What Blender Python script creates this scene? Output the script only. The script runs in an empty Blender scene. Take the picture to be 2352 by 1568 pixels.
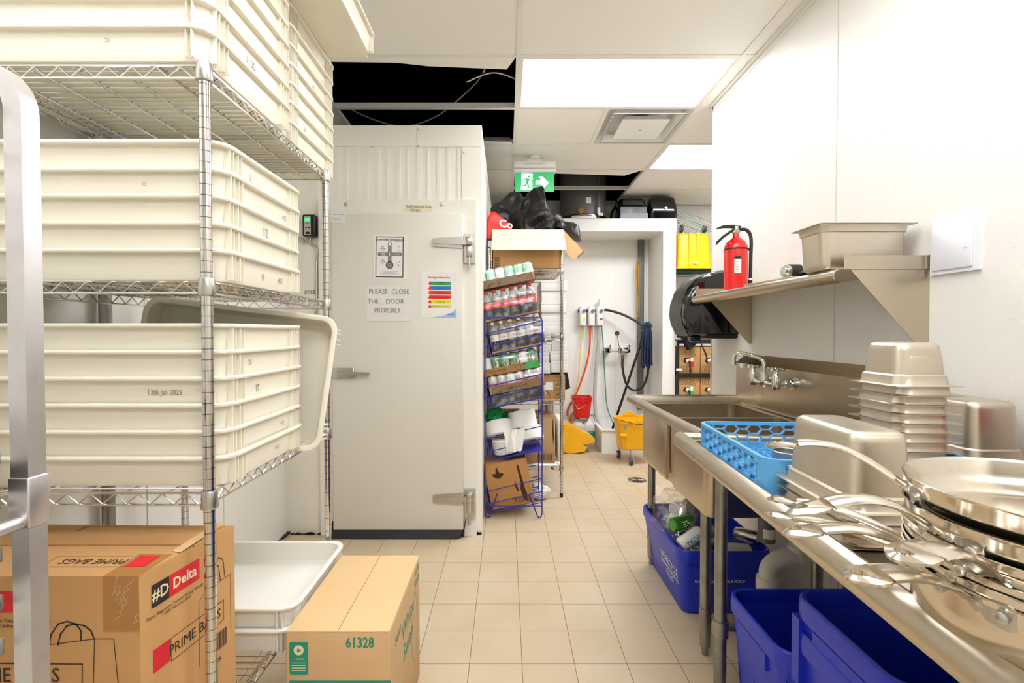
import bpy, math, random
from mathutils import Vector, Matrix, noise
C = bpy.context.scene.collection
SC = bpy.context.scene
PI = math.pi
# ---------------------------------------------------------------- camera, world, exposure
CAM_H = 1.285
FPX = 1100.0
PITCH = math.radians(1.146)
cd = bpy.data.cameras.new('camera'); cam = bpy.data.objects.new('camera', cd); C.objects.link(cam)
cd.sensor_width = 36; cd.lens = FPX/2352*36; cd.shift_x = 12/2352; cd.clip_start = 0.05
cam.location = (0, 0, CAM_H); cam.rotation_euler = (PI/2 - PITCH, 0, 0)
SC.camera = cam
w = bpy.data.worlds.new('world'); SC.world = w; w.use_nodes = True
w.node_tree.nodes['Background'].inputs[0].default_value = (1, .97, .92, 1)
w.node_tree.nodes['Background'].inputs[1].default_value = .3
SC.view_settings.view_transform = 'Standard'; SC.view_settings.look = 'None'
SC.view_settings.gamma = 1; SC.view_settings.use_curve_mapping = False
SC.view_settings.exposure = 0.66
# emission strength of the ceiling light panels, by ceiling cell (column, row)
LIGHT = {(2, -1): 9, (3, 1): 19, (2, -4): 7, (2, -7): 12, (1, -5): 7}  # panels over and behind the camera are unseen, added for brightness

def at(u, v, Y):       # the point of the room at depth Y seen at photo pixel (u, v)
    t = (784-v)/FPX; a = (u-1164)/FPX
    c, s = math.cos(PITCH), math.sin(PITCH)
    k = Y/(c+t*s)
    return Vector((a*k, Y, CAM_H + (t*c-s)*k))
def X_(u, Y): return (u-1164)/FPX*Y
def Z_(v, Y): return at(1164, v, Y).z

# ---------------------------------------------------------------- materials
def lin(h):
    if isinstance(h, str):
        r = [int(h[i:i+2], 16)/255 for i in (0, 2, 4)]
        return tuple(((x/12.92) if x <= .04045 else ((x+.055)/1.055)**2.4) for x in r)
    return h
MATS = {}
def mat(name, col, rough=.5, metal=0, spec=.5, emit=None, estr=0, noise_s=0, noise_a=0, bump=0, bump_s=50, alpha=None, trans=0, coat=0, col2=None, aniso=None, rvar=0):
    m = bpy.data.materials.new(name); m.use_nodes = True
    nt = m.node_tree; b = nt.nodes['Principled BSDF']
    c = lin(col)
    b.inputs['Base Color'].default_value = (*c, 1)
    b.inputs['Roughness'].default_value = rough; b.inputs['Metallic'].default_value = metal
    b.inputs['Specular IOR Level'].default_value = spec
    if coat: b.inputs['Coat Weight'].default_value = coat
    if emit: b.inputs['Emission Color'].default_value = (*lin(emit), 1); b.inputs['Emission Strength'].default_value = estr
    if trans: b.inputs['Transmission Weight'].default_value = trans
    if alpha is not None: b.inputs['Alpha'].default_value = alpha
    tc = nt.nodes.new('ShaderNodeTexCoord')
    if noise_s or rvar:
        n = nt.nodes.new('ShaderNodeTexNoise'); n.inputs['Scale'].default_value = noise_s or 6; n.inputs['Detail'].default_value = 4
        src = tc.outputs['Object']
        if aniso:
            mp = nt.nodes.new('ShaderNodeMapping'); mp.inputs['Scale'].default_value = aniso
            nt.links.new(src, mp.inputs[0]); src = mp.outputs[0]
        nt.links.new(src, n.inputs['Vector'])
        if noise_a or col2:
            mx = nt.nodes.new('ShaderNodeMixRGB'); c2 = lin(col2) if col2 else tuple(x*(1-noise_a) for x in c)
            mx.inputs[1].default_value = (*c, 1); mx.inputs[2].default_value = (*c2, 1)
            rp = nt.nodes.new('ShaderNodeMapRange'); rp.inputs[1].default_value = .35; rp.inputs[2].default_value = .7
            nt.links.new(n.outputs['Fac'], rp.inputs[0]); nt.links.new(rp.outputs[0], mx.inputs[0])
            nt.links.new(mx.outputs[0], b.inputs['Base Color'])
        if rvar:
            rr = nt.nodes.new('ShaderNodeMapRange'); rr.inputs[1].default_value = .3; rr.inputs[2].default_value = .7
            rr.inputs[3].default_value = max(0, rough-rvar); rr.inputs[4].default_value = rough+rvar
            nt.links.new(n.outputs['Fac'], rr.inputs[0]); nt.links.new(rr.outputs[0], b.inputs['Roughness'])
    if bump:
        n2 = nt.nodes.new('ShaderNodeTexNoise'); n2.inputs['Scale'].default_value = bump_s; n2.inputs['Detail'].default_value = 2
        bp = nt.nodes.new('ShaderNodeBump'); bp.inputs['Strength'].default_value = bump; bp.inputs['Distance'].default_value = .002
        nt.links.new(tc.outputs['Object'], n2.inputs['Vector']); nt.links.new(n2.outputs['Fac'], bp.inputs['Height'])
        nt.links.new(bp.outputs[0], b.inputs['Normal'])
    MATS[name] = m
    return m
mat('wall', 'E8E5DD', .42, bump=.55, bump_s=210)
mat('seam', 'CFCABD', .5)
mat('wall_smooth', 'F3F1EA', .45)
mat('ceil_tile', 'F6F4EE', .8, bump=.1, bump_s=200)
mat('ceil_grid', 'EEEBE3', .5)
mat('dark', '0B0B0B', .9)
mat('deck', '060606', 1, spec=.1)  # near-black: shade of the ceiling void put into the colour
mat('cooler', 'F5F1E6', .4, bump=.12, bump_s=90)
mat('cooler_door', 'E6E2D6', .38, bump=.1, bump_s=60)
mat('gasket', '1A1816', .6, noise_s=60, noise_a=.4)
mat('chrome', 'D8D6D2', .12, 1)
mat('chrome_dull', 'C4C2BC', .28, 1)
mat('galv', 'A3A29C', .38, 1, noise_s=14, noise_a=.25)
mat('zinc', 'BDBBB4', .3, 1)
mat('steel', 'C8BCA6', .29, 1, noise_s=3, noise_a=.07, rvar=.03, aniso=(1, 1, .3))
mat('steel_dull', 'D2C8B6', .4, 1, noise_s=9, noise_a=.08, rvar=.06)
mat('steel_polish', 'DAD1C2', .16, 1, rvar=.05, noise_s=7)
mat('alu', 'DEDCDC', .42, 1, noise_s=20, noise_a=.08, rvar=.06)
mat('steel_rim', 'CFC4B0', .33, 1, noise_s=12, noise_a=.1, rvar=.08, aniso=(1, .3, 1))
mat('dough', 'F3EDDA', .38, noise_s=3, noise_a=.03)
mat('dough_white', 'F4F1E6', .38)
mat('card', 'C99A62', .75, noise_s=5, noise_a=.07)
mat('card_light', 'DDBB88', .75, noise_s=5, noise_a=.06)
mat('card_tan', 'CDA878', .75, noise_s=6, noise_a=.08)
mat('card_in', 'E8D9AE', .75, noise_s=6, noise_a=.03)
mat('card_stain', 'C48E52', .7, noise_s=6, noise_a=.1)
mat('tape', 'C08848', .25, alpha=.75)
mat('stain', '3A1E0C', .5)
mat('ink', '2A2320', .7)
mat('ink_brown', '4A3524', .7)
mat('ink_grey', '77736E', .7)
mat('print_red', 'D8232F', .6)
mat('print_green', '1E8F72', .6)
mat('print_white', 'F2F0EA', .6)
mat('paper', 'F5F4F0', .6)
mat('paper_wrinkle', 'EDEBE6', .6, bump=.8, bump_s=14)
mat('masking', 'EFE6C6', .6)
mat('print_grey', '8D8A86', .6)
mat('p_green', '3FAE5A', .6); mat('p_blue', '2E7FD0', .6); mat('p_red', 'E8352C', .6); mat('p_yellow', 'F2E52E', .6)
mat('p_lblue', 'A8CBE8', .6)
mat('black_plastic', '161514', .28, noise_s=9, rvar=.08)
mat('black_worn', '45413C', .3, noise_s=14, noise_a=.2)
mat('black_matte', '1B1A19', .6)
mat('black_gloss', '0D0C0B', .12, coat=.4)
mat('bag_black', '1A1816', .46, spec=.35, bump=.4, bump_s=30)
mat('plate_white', 'E8E9EE', .35)
mat('cloth_black', '141416', .85, bump=.5, bump_s=60)
mat('red_paint', 'E3120F', .25, coat=.4)
mat('red_plastic', 'DE1A1A', .35)
mat('bag_red', 'E32B22', .45)
mat('white_plastic', 'EFEDE8', .35)
mat('yellow', 'FDBD12', .35, noise_s=8, noise_a=.04)
mat('yellow_bright', 'F7BC08', .35)
mat('orange_hose', 'E8501E', .35); mat('yellow_hose', 'E6E07A', .35); mat('teal_hose', '5E9C94', .35)
mat('gold', 'C9962E', .35)
mat('grey_hose', 'B9BAB6', .4)
mat('rubber', '26241F', .55)
mat('wheel', '4A4743', .55)
mat('pvc', 'D9D6CE', .35); mat('pvc_grey', '6B6B68', .45)
mat('heater', '6C6A66', .45, .0, noise_s=3, noise_a=.1)
mat('mop', '1E2A48', .9, bump=1, bump_s=90)
mat('mop_top', '18323C', .9)
mat('bin_blue', '1C33C4', .36, noise_s=8, noise_a=.08, bump=.1, bump_s=80)
mat('bin_blue_lt', '1E3CC0', .4)
mat('rack_blue', '2D3396', .35)
mat('dish_blue', '5BA9E0', .4, noise_s=12, noise_a=.1)
mat('green_wire', '1F4A3C', .4); mat('teal_wire', '7FB3A8', .35)
mat('green_bag', '10A052', .4, bump=.3, bump_s=20)
mat('cloth_blue', '4B66B8', .85)
mat('exit_green', '12A85C', .3, emit='12A85C', estr=.45)
mat('exit_white', 'FFFFFF', .3, emit='FFFFFF', estr=.9)
for _k, _v in LIGHT.items(): mat('lamp_%d_%d' % _k, 'FFFFFF', .5, emit='F6F8FF', estr=_v)
mat('lcd', '30D080', .3, emit='30D080', estr=.8)
mat('can_metal', 'C9CBCB', .2, 1)
mat('can_sprite', 'A9DEC0', .25, .3); mat('can_white', 'ECEDEC', .25); mat('can_green', '2E8A50', .25, .2)
mat('can_silver', 'D5D3D3', .22, .35); mat('can_beer_green', '4E9A34', .22, .5)
mat('cola', '1C0F0A', .08, coat=.5); mat('pet_clear', '8E8A86', .12, coat=.3)
mat('label_red', 'E2231A', .35); mat('label_white', 'E9E6E4', .35)
mat('wood_print', 'B89877', .7, noise_s=8, noise_a=.25, aniso=(2, 2, 30))
mat('brown_pan', '4A2814', .2, coat=.6, noise_s=20, noise_a=.6)
mat('brass', 'A8894E', .3, 1)
mat('tissue', 'F6F4EF', .9, bump=.3, bump_s=40)
mat('dirt', '4A4034', .9, noise_s=50, noise_a=.6)
mat('jug', 'E4E3DD', .35, trans=.2)
mat('wrinkle_white', 'E9E6DE', .5)
mat('sticker', 'F0EFEA', .5)
mat('duct_flex', '8E8A84', .35, .8, bump=1, bump_s=60)
mat('diffuser_white', 'F2F1EE', .35)
# clear film, chrome post with its ring grooves, tile floor
def film(name, tint=(1, 1, 1), k=.14, rough=.12):
    m = bpy.data.materials.new(name); m.use_nodes = True; nt = m.node_tree; nt.nodes.clear()
    o = nt.nodes.new('ShaderNodeOutputMaterial'); t = nt.nodes.new('ShaderNodeBsdfTransparent'); g = nt.nodes.new('ShaderNodeBsdfGlossy')
    d = nt.nodes.new('ShaderNodeBsdfDiffuse'); d.inputs[0].default_value = (.9, .9, .88, 1)
    t.inputs[0].default_value = (*tint, 1); g.inputs['Roughness'].default_value = rough
    a = nt.nodes.new('ShaderNodeMixShader'); a.inputs[0].default_value = .5
    x = nt.nodes.new('ShaderNodeMixShader'); n = nt.nodes.new('ShaderNodeTexNoise'); n.inputs['Scale'].default_value = 22; n.inputs['Detail'].default_value = 3
    tc = nt.nodes.new('ShaderNodeTexCoord'); nt.links.new(tc.outputs['Object'], n.inputs['Vector'])
    r = nt.nodes.new('ShaderNodeMapRange'); r.inputs[1].default_value = .45; r.inputs[2].default_value = .75; r.inputs[3].default_value = k*.5; r.inputs[4].default_value = k*3
    nt.links.new(n.outputs['Fac'], r.inputs[0]); nt.links.new(r.outputs[0], x.inputs[0])
    nt.links.new(g.outputs[0], a.inputs[1]); nt.links.new(d.outputs[0], a.inputs[2])
    nt.links.new(t.outputs[0], x.inputs[1]); nt.links.new(a.outputs[0], x.inputs[2]); nt.links.new(x.outputs[0], o.inputs[0])
    MATS[name] = m
film('film'); film('film_bag', (.97, .97, .97), .16)
def grooved():
    m = mat('post', 'D6D4D0', .13, 1); nt = m.node_tree; b = nt.nodes['Principled BSDF']
    tc = nt.nodes.new('ShaderNodeTexCoord'); s = nt.nodes.new('ShaderNodeSeparateXYZ'); nt.links.new(tc.outputs['Object'], s.inputs[0])
    q = nt.nodes.new('ShaderNodeMath'); q.operation = 'FRACT'; k = nt.nodes.new('ShaderNodeMath'); k.operation = 'MULTIPLY'; k.inputs[1].default_value = 1/.0254
    nt.links.new(s.outputs[2], k.inputs[0]); nt.links.new(k.outputs[0], q.inputs[0])
    l = nt.nodes.new('ShaderNodeMath'); l.operation = 'LESS_THAN'; l.inputs[1].default_value = .07; nt.links.new(q.outputs[0], l.inputs[0])
    mx = nt.nodes.new('ShaderNodeMixRGB'); mx.inputs[1].default_value = (*lin('D6D4D0'), 1); mx.inputs[2].default_value = (*lin('6E6C66'), 1)
    nt.links.new(l.outputs[0], mx.inputs[0]); nt.links.new(mx.outputs[0], b.inputs['Base Color'])
grooved()
def floor_mat():
    m = mat('floor_tile', 'CDBD9F', .42); nt = m.node_tree; b = nt.nodes['Principled BSDF']
    g = nt.nodes.new('ShaderNodeNewGeometry'); mp = nt.nodes.new('ShaderNodeMapping'); mp.inputs['Location'].default_value = (-.059+2.034, -.0+2.034, 0)
    nt.links.new(g.outputs['Position'], mp.inputs[0])
    br = nt.nodes.new('ShaderNodeTexBrick'); br.offset = 0; br.squash = 1
    nt.links.new(mp.outputs[0], br.inputs['Vector'])
    br.inputs['Scale'].default_value = 1; br.inputs['Brick Width'].default_value = .2034; br.inputs['Row Height'].default_value = .2034
    br.inputs['Mortar Size'].default_value = .0018; br.inputs['Mortar Smooth'].default_value = .3; br.inputs['Bias'].default_value = 0
    br.inputs['Color1'].default_value = (*lin('CDBD9F'), 1); br.inputs['Color2'].default_value = (*lin('C9B799'), 1); br.inputs['Mortar'].default_value = (*lin('8E7454'), 1)
    n = nt.nodes.new('ShaderNodeTexNoise'); n.inputs['Scale'].default_value = 3.5; n.inputs['Detail'].default_value = 5; nt.links.new(g.outputs['Position'], n.inputs['Vector'])
    mr = nt.nodes.new('ShaderNodeMapRange'); mr.inputs[1].default_value = .3; mr.inputs[2].default_value = .75; mr.inputs[3].default_value = 0; mr.inputs[4].default_value = .35
    nt.links.new(n.outputs['Fac'], mr.inputs[0])
    mx = nt.nodes.new('ShaderNodeMixRGB'); mx.blend_type = 'MULTIPLY'; mx.inputs[2].default_value = (*lin('DCC9A8'), 1)
    nt.links.new(mr.outputs[0], mx.inputs[0]); nt.links.new(br.outputs['Color'], mx.inputs[1]); nt.links.new(mx.outputs[0], b.inputs['Base Color'])
    bp = nt.nodes.new('ShaderNodeBump'); bp.inputs['Strength'].default_value = .4; bp.inputs['Distance'].default_value = .002; bp.invert = True
    nt.links.new(br.outputs['Fac'], bp.inputs['Height']); nt.links.new(bp.outputs[0], b.inputs['Normal'])
floor_mat()

# ---------------------------------------------------------------- mesh builder
def gm(o):
    m = o.matrix_basis.copy()
    return gm(o.parent) @ m if o.parent else m
_tc = {}
def textverts(s, size, sx=1, bold=0, ls=1.0):
    key = (s, sx, bold, ls)
    if key not in _tc:
        cu = bpy.data.curves.new('t', 'FONT'); cu.body = s; cu.size = 1; cu.resolution_u = 2; cu.offset = bold; cu.space_character = ls
        cu.align_x = 'CENTER'; cu.align_y = 'CENTER'
        ob = bpy.data.objects.new('t', cu); C.objects.link(ob)
        dg = bpy.context.evaluated_depsgraph_get()
        me = bpy.data.meshes.new_from_object(ob.evaluated_get(dg))
        _tc[key] = ([v.co.copy() for v in me.vertices], [tuple(p.vertices) for p in me.polygons])
        bpy.data.objects.remove(ob); bpy.data.curves.remove(cu); bpy.data.meshes.remove(me)
    vs, fs = _tc[key]
    return [Vector((v.x*size*sx, v.y*size, 0)) for v in vs], fs
def rrect(w, d, r, n=4, cx=0, cy=0):
    r = max(1e-4, min(r, w/2-1e-4, d/2-1e-4)); pts = []
    for (sx, sy, a0) in ((1, -1, -PI/2), (1, 1, 0), (-1, 1, PI/2), (-1, -1, PI)):
        for i in range(n+1):
            a = a0+PI/2*i/n
            pts.append((cx+sx*(w/2-r)+r*math.cos(a), cy+sy*(d/2-r)+r*math.sin(a)))
    return pts
class MB:
    def __init__(s): s.v = []; s.f = []; s.sm = []; s.T = Matrix()
    def add(s, vs, fs, smooth=False):
        b = len(s.v); s.v += [s.T @ Vector(v) for v in vs]
        for f in fs: s.f.append(tuple(b+i for i in f)); s.sm.append(smooth)
        return s
    def box(s, x0, x1, y0, y1, z0, z1):
        return s.add([(x0,y0,z0),(x1,y0,z0),(x1,y1,z0),(x0,y1,z0),(x0,y0,z1),(x1,y0,z1),(x1,y1,z1),(x0,y1,z1)],
            [(3,2,1,0),(4,5,6,7),(0,1,5,4),(1,2,6,5),(2,3,7,6),(3,0,4,7)])
    def rings(s, rings, cap0=True, cap1=True, smooth=True, closed=False):
        n = len(rings[0]); vs = [p for r in rings for p in r]; fs = []
        R = len(rings)
        for i in range(R if closed else R-1):
            a = i*n; b = ((i+1) % R)*n
            for j in range(n):
                k = (j+1) % n; fs.append((a+j, a+k, b+k, b+j))
        s.add(vs, fs, smooth)
        base = len(s.v)-len(vs)
        if not closed:
            if cap0: s.f.append(tuple(base+j for j in range(n))[::-1]); s.sm.append(False)
            if cap1: s.f.append(tuple(base+(R-1)*n+j for j in range(n))); s.sm.append(False)
        return s
    def tube(s, pts, r, n=8, closed=False, smooth=True):
        pts = [Vector(p) for p in pts]; N = len(pts); rings = []
        rr = r if isinstance(r, (list, tuple)) else [r]*N
        up = None
        for i, p in enumerate(pts):
            if closed: t = pts[(i+1) % N]-pts[i-1]
            else: t = (pts[min(i+1, N-1)]-pts[max(i-1, 0)])
            if t.length < 1e-9: t = Vector((0, 0, 1))
            t.normalize()
            if up is None:
                up = Vector((0, 0, 1)) if abs(t.z) < .9 else Vector((1, 0, 0))
            a = (up - t*up.dot(t))
            if a.length < 1e-5: a = t.orthogonal()
            a.normalize(); b = t.cross(a); up = a
            rings.append([p+(a*math.cos(2*PI*k/n)+b*math.sin(2*PI*k/n))*rr[i] for k in range(n)])
        return s.rings(rings, smooth=smooth, closed=closed)
    def lathe(s, prof, n=24, c=(0, 0, 0), cap0=True, cap1=True, smooth=True):
        c = Vector(c)
        return s.rings([[c+Vector((r*math.cos(2*PI*k/n), r*math.sin(2*PI*k/n), z)) for k in range(n)] for r, z in prof], cap0, cap1, smooth)
    def loft(s, prof, n=4, cx=0, cy=0, cap0=True, cap1=True, smooth=True):   # prof: (w, d, r, z)
        return s.rings([[(x, y, z) for x, y in rrect(w, d, r, n, cx, cy)] for w, d, r, z in prof], cap0, cap1, smooth)
    def prism(s, poly, axis, a0, a1, smooth=False):    # poly of 2-D points, extruded along axis
        def m(p, a): return {'x': (a, p[0], p[1]), 'y': (p[0], a, p[1]), 'z': (p[0], p[1], a)}[axis]
        return s.rings([[m(p, a0) for p in poly], [m(p, a1) for p in poly]], smooth=smooth)
    def rbox(s, x0, x1, y0, y1, z0, z1, r=.01):        # box with rounded edges
        w, d = x1-x0, y1-y0; cx, cy = (x0+x1)/2, (y0+y1)/2; k = r*.3
        P = [(w-2*r, d-2*r, r*.3, z0), (w-.6*r, d-.6*r, r*.8, z0+k), (w, d, r, z0+r), (w, d, r, z1-r), (w-.6*r, d-.6*r, r*.8, z1-k), (w-2*r, d-2*r, r*.3, z1)]
        return s.loft(P, 3, cx, cy)
    def text(s, t, size, o, xd, ud, sx=1, bold=0, ls=1.0):
        vs, fs = textverts(t, size, sx, bold, ls); o, xd, ud = Vector(o), Vector(xd).normalized(), Vector(ud).normalized()
        return s.add([o+xd*v.x+ud*v.y for v in vs], fs)
    def quad(s, a, b, c, d): return s.add([a, b, c, d], [(0, 1, 2, 3)])
    def rect(s, o, xd, ud, x0, x1, y0, y1):
        o, xd, ud = Vector(o), Vector(xd), Vector(ud)
        return s.quad(o+xd*x0+ud*y0, o+xd*x1+ud*y0, o+xd*x1+ud*y1, o+xd*x0+ud*y1)
    def outline(s, o, xd, ud, pts, t, closed=True):    # flat line drawing
        o, xd, ud = Vector(o), Vector(xd), Vector(ud); N = len(pts)
        for i in range(N if closed else N-1):
            a = Vector(pts[i]); b = Vector(pts[(i+1) % N]); d = (b-a)
            if d.length < 1e-6: continue
            d.normalize(); nn = Vector((-d.y, d.x))*t/2; q = [a-nn-d*t/2, b-nn+d*t/2, b+nn+d*t/2, a+nn-d*t/2]
            s.quad(*[o+xd*p.x+ud*p.y for p in q])
        return s
    def build(s, name, m, parent=None, world=False, kind=None):
        me = bpy.data.meshes.new(name)
        if parent is not None and world:
            inv = gm(parent).inverted(); vs = [inv @ v for v in s.v]; loc = None
        elif parent is None:
            xs = [v.x for v in s.v]; ys = [v.y for v in s.v]; zs = [v.z for v in s.v]
            loc = Vector(((min(xs)+max(xs))/2, (min(ys)+max(ys))/2, min(zs))); vs = [v-loc for v in s.v]
        else: vs = s.v; loc = None
        me.from_pydata([tuple(v) for v in vs], [], s.f)
        me.polygons.foreach_set('use_smooth', s.sm)
        me.materials.append(MATS[m]); me.update()
        o = bpy.data.objects.new(name, me); C.objects.link(o)
        if parent is not None: o.parent = parent
        else: o.location = loc
        if any(s.sm):
            try: me.set_sharp_from_angle(angle=math.radians(38))
            except Exception: pass
        if kind: o['kind'] = kind
        return o
def tag(o, label=None, cat=None, group=None, kind=None):
    if label: o['label'] = label
    if cat: o['category'] = cat
    if group: o['group'] = group
    if kind: o['kind'] = kind
    return o
def thing(name, label, cat, loc=(0, 0, 0), rot=(0, 0, 0), group=None):
    o = bpy.data.objects.new(name, None); C.objects.link(o); o.empty_display_size = .05
    o.location = loc; o.rotation_euler = rot if isinstance(rot, (tuple, list)) else (0, 0, rot)
    return tag(o, label, cat, group)
def copy_tree(o, parent=None, loc=None, rot=None, label=None, group=None):
    c = o.copy(); C.objects.link(c); c.parent = parent
    if loc is not None: c.location = loc
    if rot is not None: c.rotation_euler = rot
    if label: c['label'] = label
    if group: c['group'] = group
    for ch in [x for x in C.objects if x.parent == o]: copy_tree(ch, c)
    return c
def struct(name, mb, m): o = mb.build(name, m); o['kind'] = 'structure'; return o
def bez(p0, p1, p2, p3, n=12):
    p0, p1, p2, p3 = map(Vector, (p0, p1, p2, p3))
    return [p0*(1-t)**3+p1*3*t*(1-t)**2+p2*3*t*t*(1-t)+p3*t**3 for t in [i/n for i in range(n+1)]]
def spline(pts, n=6):
    P = [Vector(p) for p in pts]; out = []
    for i in range(len(P)-1):
        a = P[max(i-1, 0)]; b = P[i]; c = P[i+1]; d = P[min(i+2, len(P)-1)]
        for k in range(n):
            t = k/n
            out.append(.5*((2*b)+(c-a)*t+(2*a-5*b+4*c-d)*t*t+(3*b-a-3*c+d)*t**3))
    out.append(P[-1]); return out
def crumple(mb, c, s, seed, amp=.35, f=2.2, n=18, m=12, flat=0):
    c = Vector(c); rings = []
    for i in range(1, m):
        th = PI*i/m; row = []
        for j in range(n):
            ph = 2*PI*j/n
            d = Vector((math.sin(th)*math.cos(ph), math.sin(th)*math.sin(ph), math.cos(th)))
            k = 1+amp*noise.noise(d*f+Vector((seed*7.3, seed*3.1, seed)))+amp*.5*abs(noise.noise(d*f*2.7+Vector((seed, 0, 9))))
            z = d.z*k
            if flat and z < -flat: z = -flat
            row.append(c+Vector((d.x*k*s[0], d.y*k*s[1], z*s[2])))
        rings.append(row)
    return mb.rings(rings[::-1])
# ================================================================ the room
H = 2.785; XR = 1.374; YE = 3.22; YB = 5.72; XL = -1.40; XF = 3.2; YF = -2.7
struct('floor', MB().box(XL-.12, XF+.12, YF-.12, YB+.12, -.06, 0), 'floor_tile')
struct('wall_left', MB().box(XL-.12, XL, YF, YB+.1, 0, 4), 'wall_smooth')
struct('wall_right', MB().box(XR, XR+.125, YF, YE, 0, H+.1), 'wall')
struct('wall_back', MB().box(XL, XF+.12, YB, YB+.12, 0, 4), 'wall_smooth')
struct('wall_front', MB().box(XL, XF+.12, YF-.12, YF, 0, 4), 'wall_smooth')
struct('wall_far_right', MB().box(XF, XF+.12, YF, YB, 0, 4), 'wall_smooth')
m = MB()
for y in (2.01, .79): m.box(XR-.0015, XR, y-.0022, y+.0022, 0, H)
m.box(XR-.004, XR, YE-.012, YE, 0, H)
struct('trim_1', m, 'seam')
# suspended ceiling
GX = [XL, -1.157, .063, 1.283, 2.503, XF]; GY = [3.242+.609*k for k in range(-10, 5)]; GY[0] = YF; GY[-1] = YB
def gy(k): return 3.242+.609*k
holes = {(1, -1), (1, 0), (2, 2), (2, 3)}
lamps = {(2, -1), (3, 1), (2, -4), (2, -7), (1, -5)}
mt = MB()
for i in range(5):
    for k in range(-10, 4):
        y0, y1 = max(gy(k), YF), min(gy(k+1), YB)
        if (i, k) in holes or (i, k) in lamps: continue
        x0, x1 = GX[i], GX[i+1]
        if (i, k) == (2, 0): x1 = .673
        if i == 3 and y0 < YE:                        # only a sliver left of the right wall, and the room beyond it
            mt.box(x0+.012, XR+.01, y0+.004, y1-.004, H, H+.014); mt.box(XR+.12, x1-.012, y0+.004, y1-.004, H, H+.014); continue
        mt.box(x0+.012, x1-.012, y0+.004, y1-.004, H, H+.014)
# cut and slipped tiles that half cover the holes
mt.rings([[(-1.14, 2.64, z) if 0 else p for p in [(-1.14, 2.637, z), (.05, 2.637, z), (.045, 2.66, z), (.0, 2.77, z), (-.45, 2.735, z), (-.62, 2.70, z), (-1.14, 2.69, z)]] for z in (H, H+.013)], smooth=False)
mt.rings([[(.075, 4.463, z), (1.27, 4.463, z), (1.24, 4.50, z), (1.13, 4.63, z), (.6, 4.58, z), (.075, 4.53, z)] for z in (H, H+.013)], smooth=False)
T = Matrix.Translation((-.06, 3.84, H+.02)) @ Matrix.Rotation(math.radians(38), 4, 'X')
mt.T = T; mt.rings([[(-.12, -.06, z), (.10, -.08, z), (.085, .05, z), (-.12, .05, z)] for z in (0, .014)], smooth=False); mt.T = Matrix()
struct('ceiling', mt, 'ceil_tile')
mg = MB()
for k in range(-9, 4):
    y = gy(k)
    for (a, b) in (((XL, XR), (XR+.12, XF)) if y < YE else ((XL, XF),)):
        mg.box(a, b, y-.012, y+.012, H-.004, H); mg.box(a, b, y-.003, y+.003, H, H+.035)
for x in GX[1:-1]:
    ya = YF
    mg.box(x-.012, x+.012, ya, YB, H-.005, H-.001); mg.box(x-.003, x+.003, ya, YB, H, H+.035)
mg.box(.673-.012, .673+.012, gy(0), gy(1), H-.0045, H)
mg.box(XR-.03, XR, YF, YE, H-.006, H-.002); mg.box(XR-.004, XR, YF, YE, H-.03, H)
mg.box(XL, XL+.025, YF, YB, H-.006, H-.002); mg.box(XL, XF, YB-.02, YB, H-.006, H-.002)
struct('trim_2', mg, 'ceil_grid')
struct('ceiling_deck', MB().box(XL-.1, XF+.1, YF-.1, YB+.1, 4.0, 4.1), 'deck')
m = MB(); m.box(XL, XL+.02, YF, YB, H+.06, 4); m.box(XF-.02, XF, YF, YB, H+.06, 4); m.box(XL, XF, YB-.02, YB, H+.06, 4); m.box(XL, XF, YF, YF+.02, H+.06, 4)
# added black sheets over the ceiling: shade of the space above as colour
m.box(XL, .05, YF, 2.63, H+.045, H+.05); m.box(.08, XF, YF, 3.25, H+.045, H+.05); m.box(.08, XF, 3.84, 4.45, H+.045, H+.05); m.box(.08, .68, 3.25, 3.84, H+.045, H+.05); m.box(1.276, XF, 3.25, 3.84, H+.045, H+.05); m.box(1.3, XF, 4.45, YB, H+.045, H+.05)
struct('void_shade_lining', m, 'deck')
# light panels in the ceiling; those out of view are added for light
def light_panel(i, k, label):
    x0, x1, y0, y1 = GX[i], GX[i+1], gy(k), gy(k+1)
    t = thing('ceiling_light', label, 'ceiling light', ((x0+x1)/2, (y0+y1)/2, H), 0, 'flat ceiling light panels')
    f = MB()
    for a, b, c, d in ((x0+.012, x1-.012, y0+.012, y0+.03), (x0+.012, x1-.012, y1-.03, y1-.012), (x0+.012, x0+.03, y0+.03, y1-.03), (x1-.03, x1-.012, y0+.03, y1-.03)):
        f.box(a, b, c, d, H-.002, H+.03)
    f.build('frame', 'ceil_grid', t, True)
    MB().box(x0+.03, x1-.03, y0+.03, y1-.03, H+.004, H+.02).build('diffuser', 'lamp_%d_%d' % (i, k), t, True)
for (i, k) in sorted(lamps):
    lab = {(2, -1): 'large lit rectangular ceiling panel nearest the camera, beside the open ceiling hole',
           (2, -4): 'lit ceiling panel straight above the viewer',
           (2, -7): 'lit ceiling panel behind the viewer, near the front wall', (1, -5): 'lit ceiling panel above the left side of the room',
           (3, 1): 'lit rectangular ceiling panel half hidden behind the end of the right wall'}.get((i, k), 'lit ceiling panel out of the photo')
    light_panel(i, k, lab)
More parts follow.
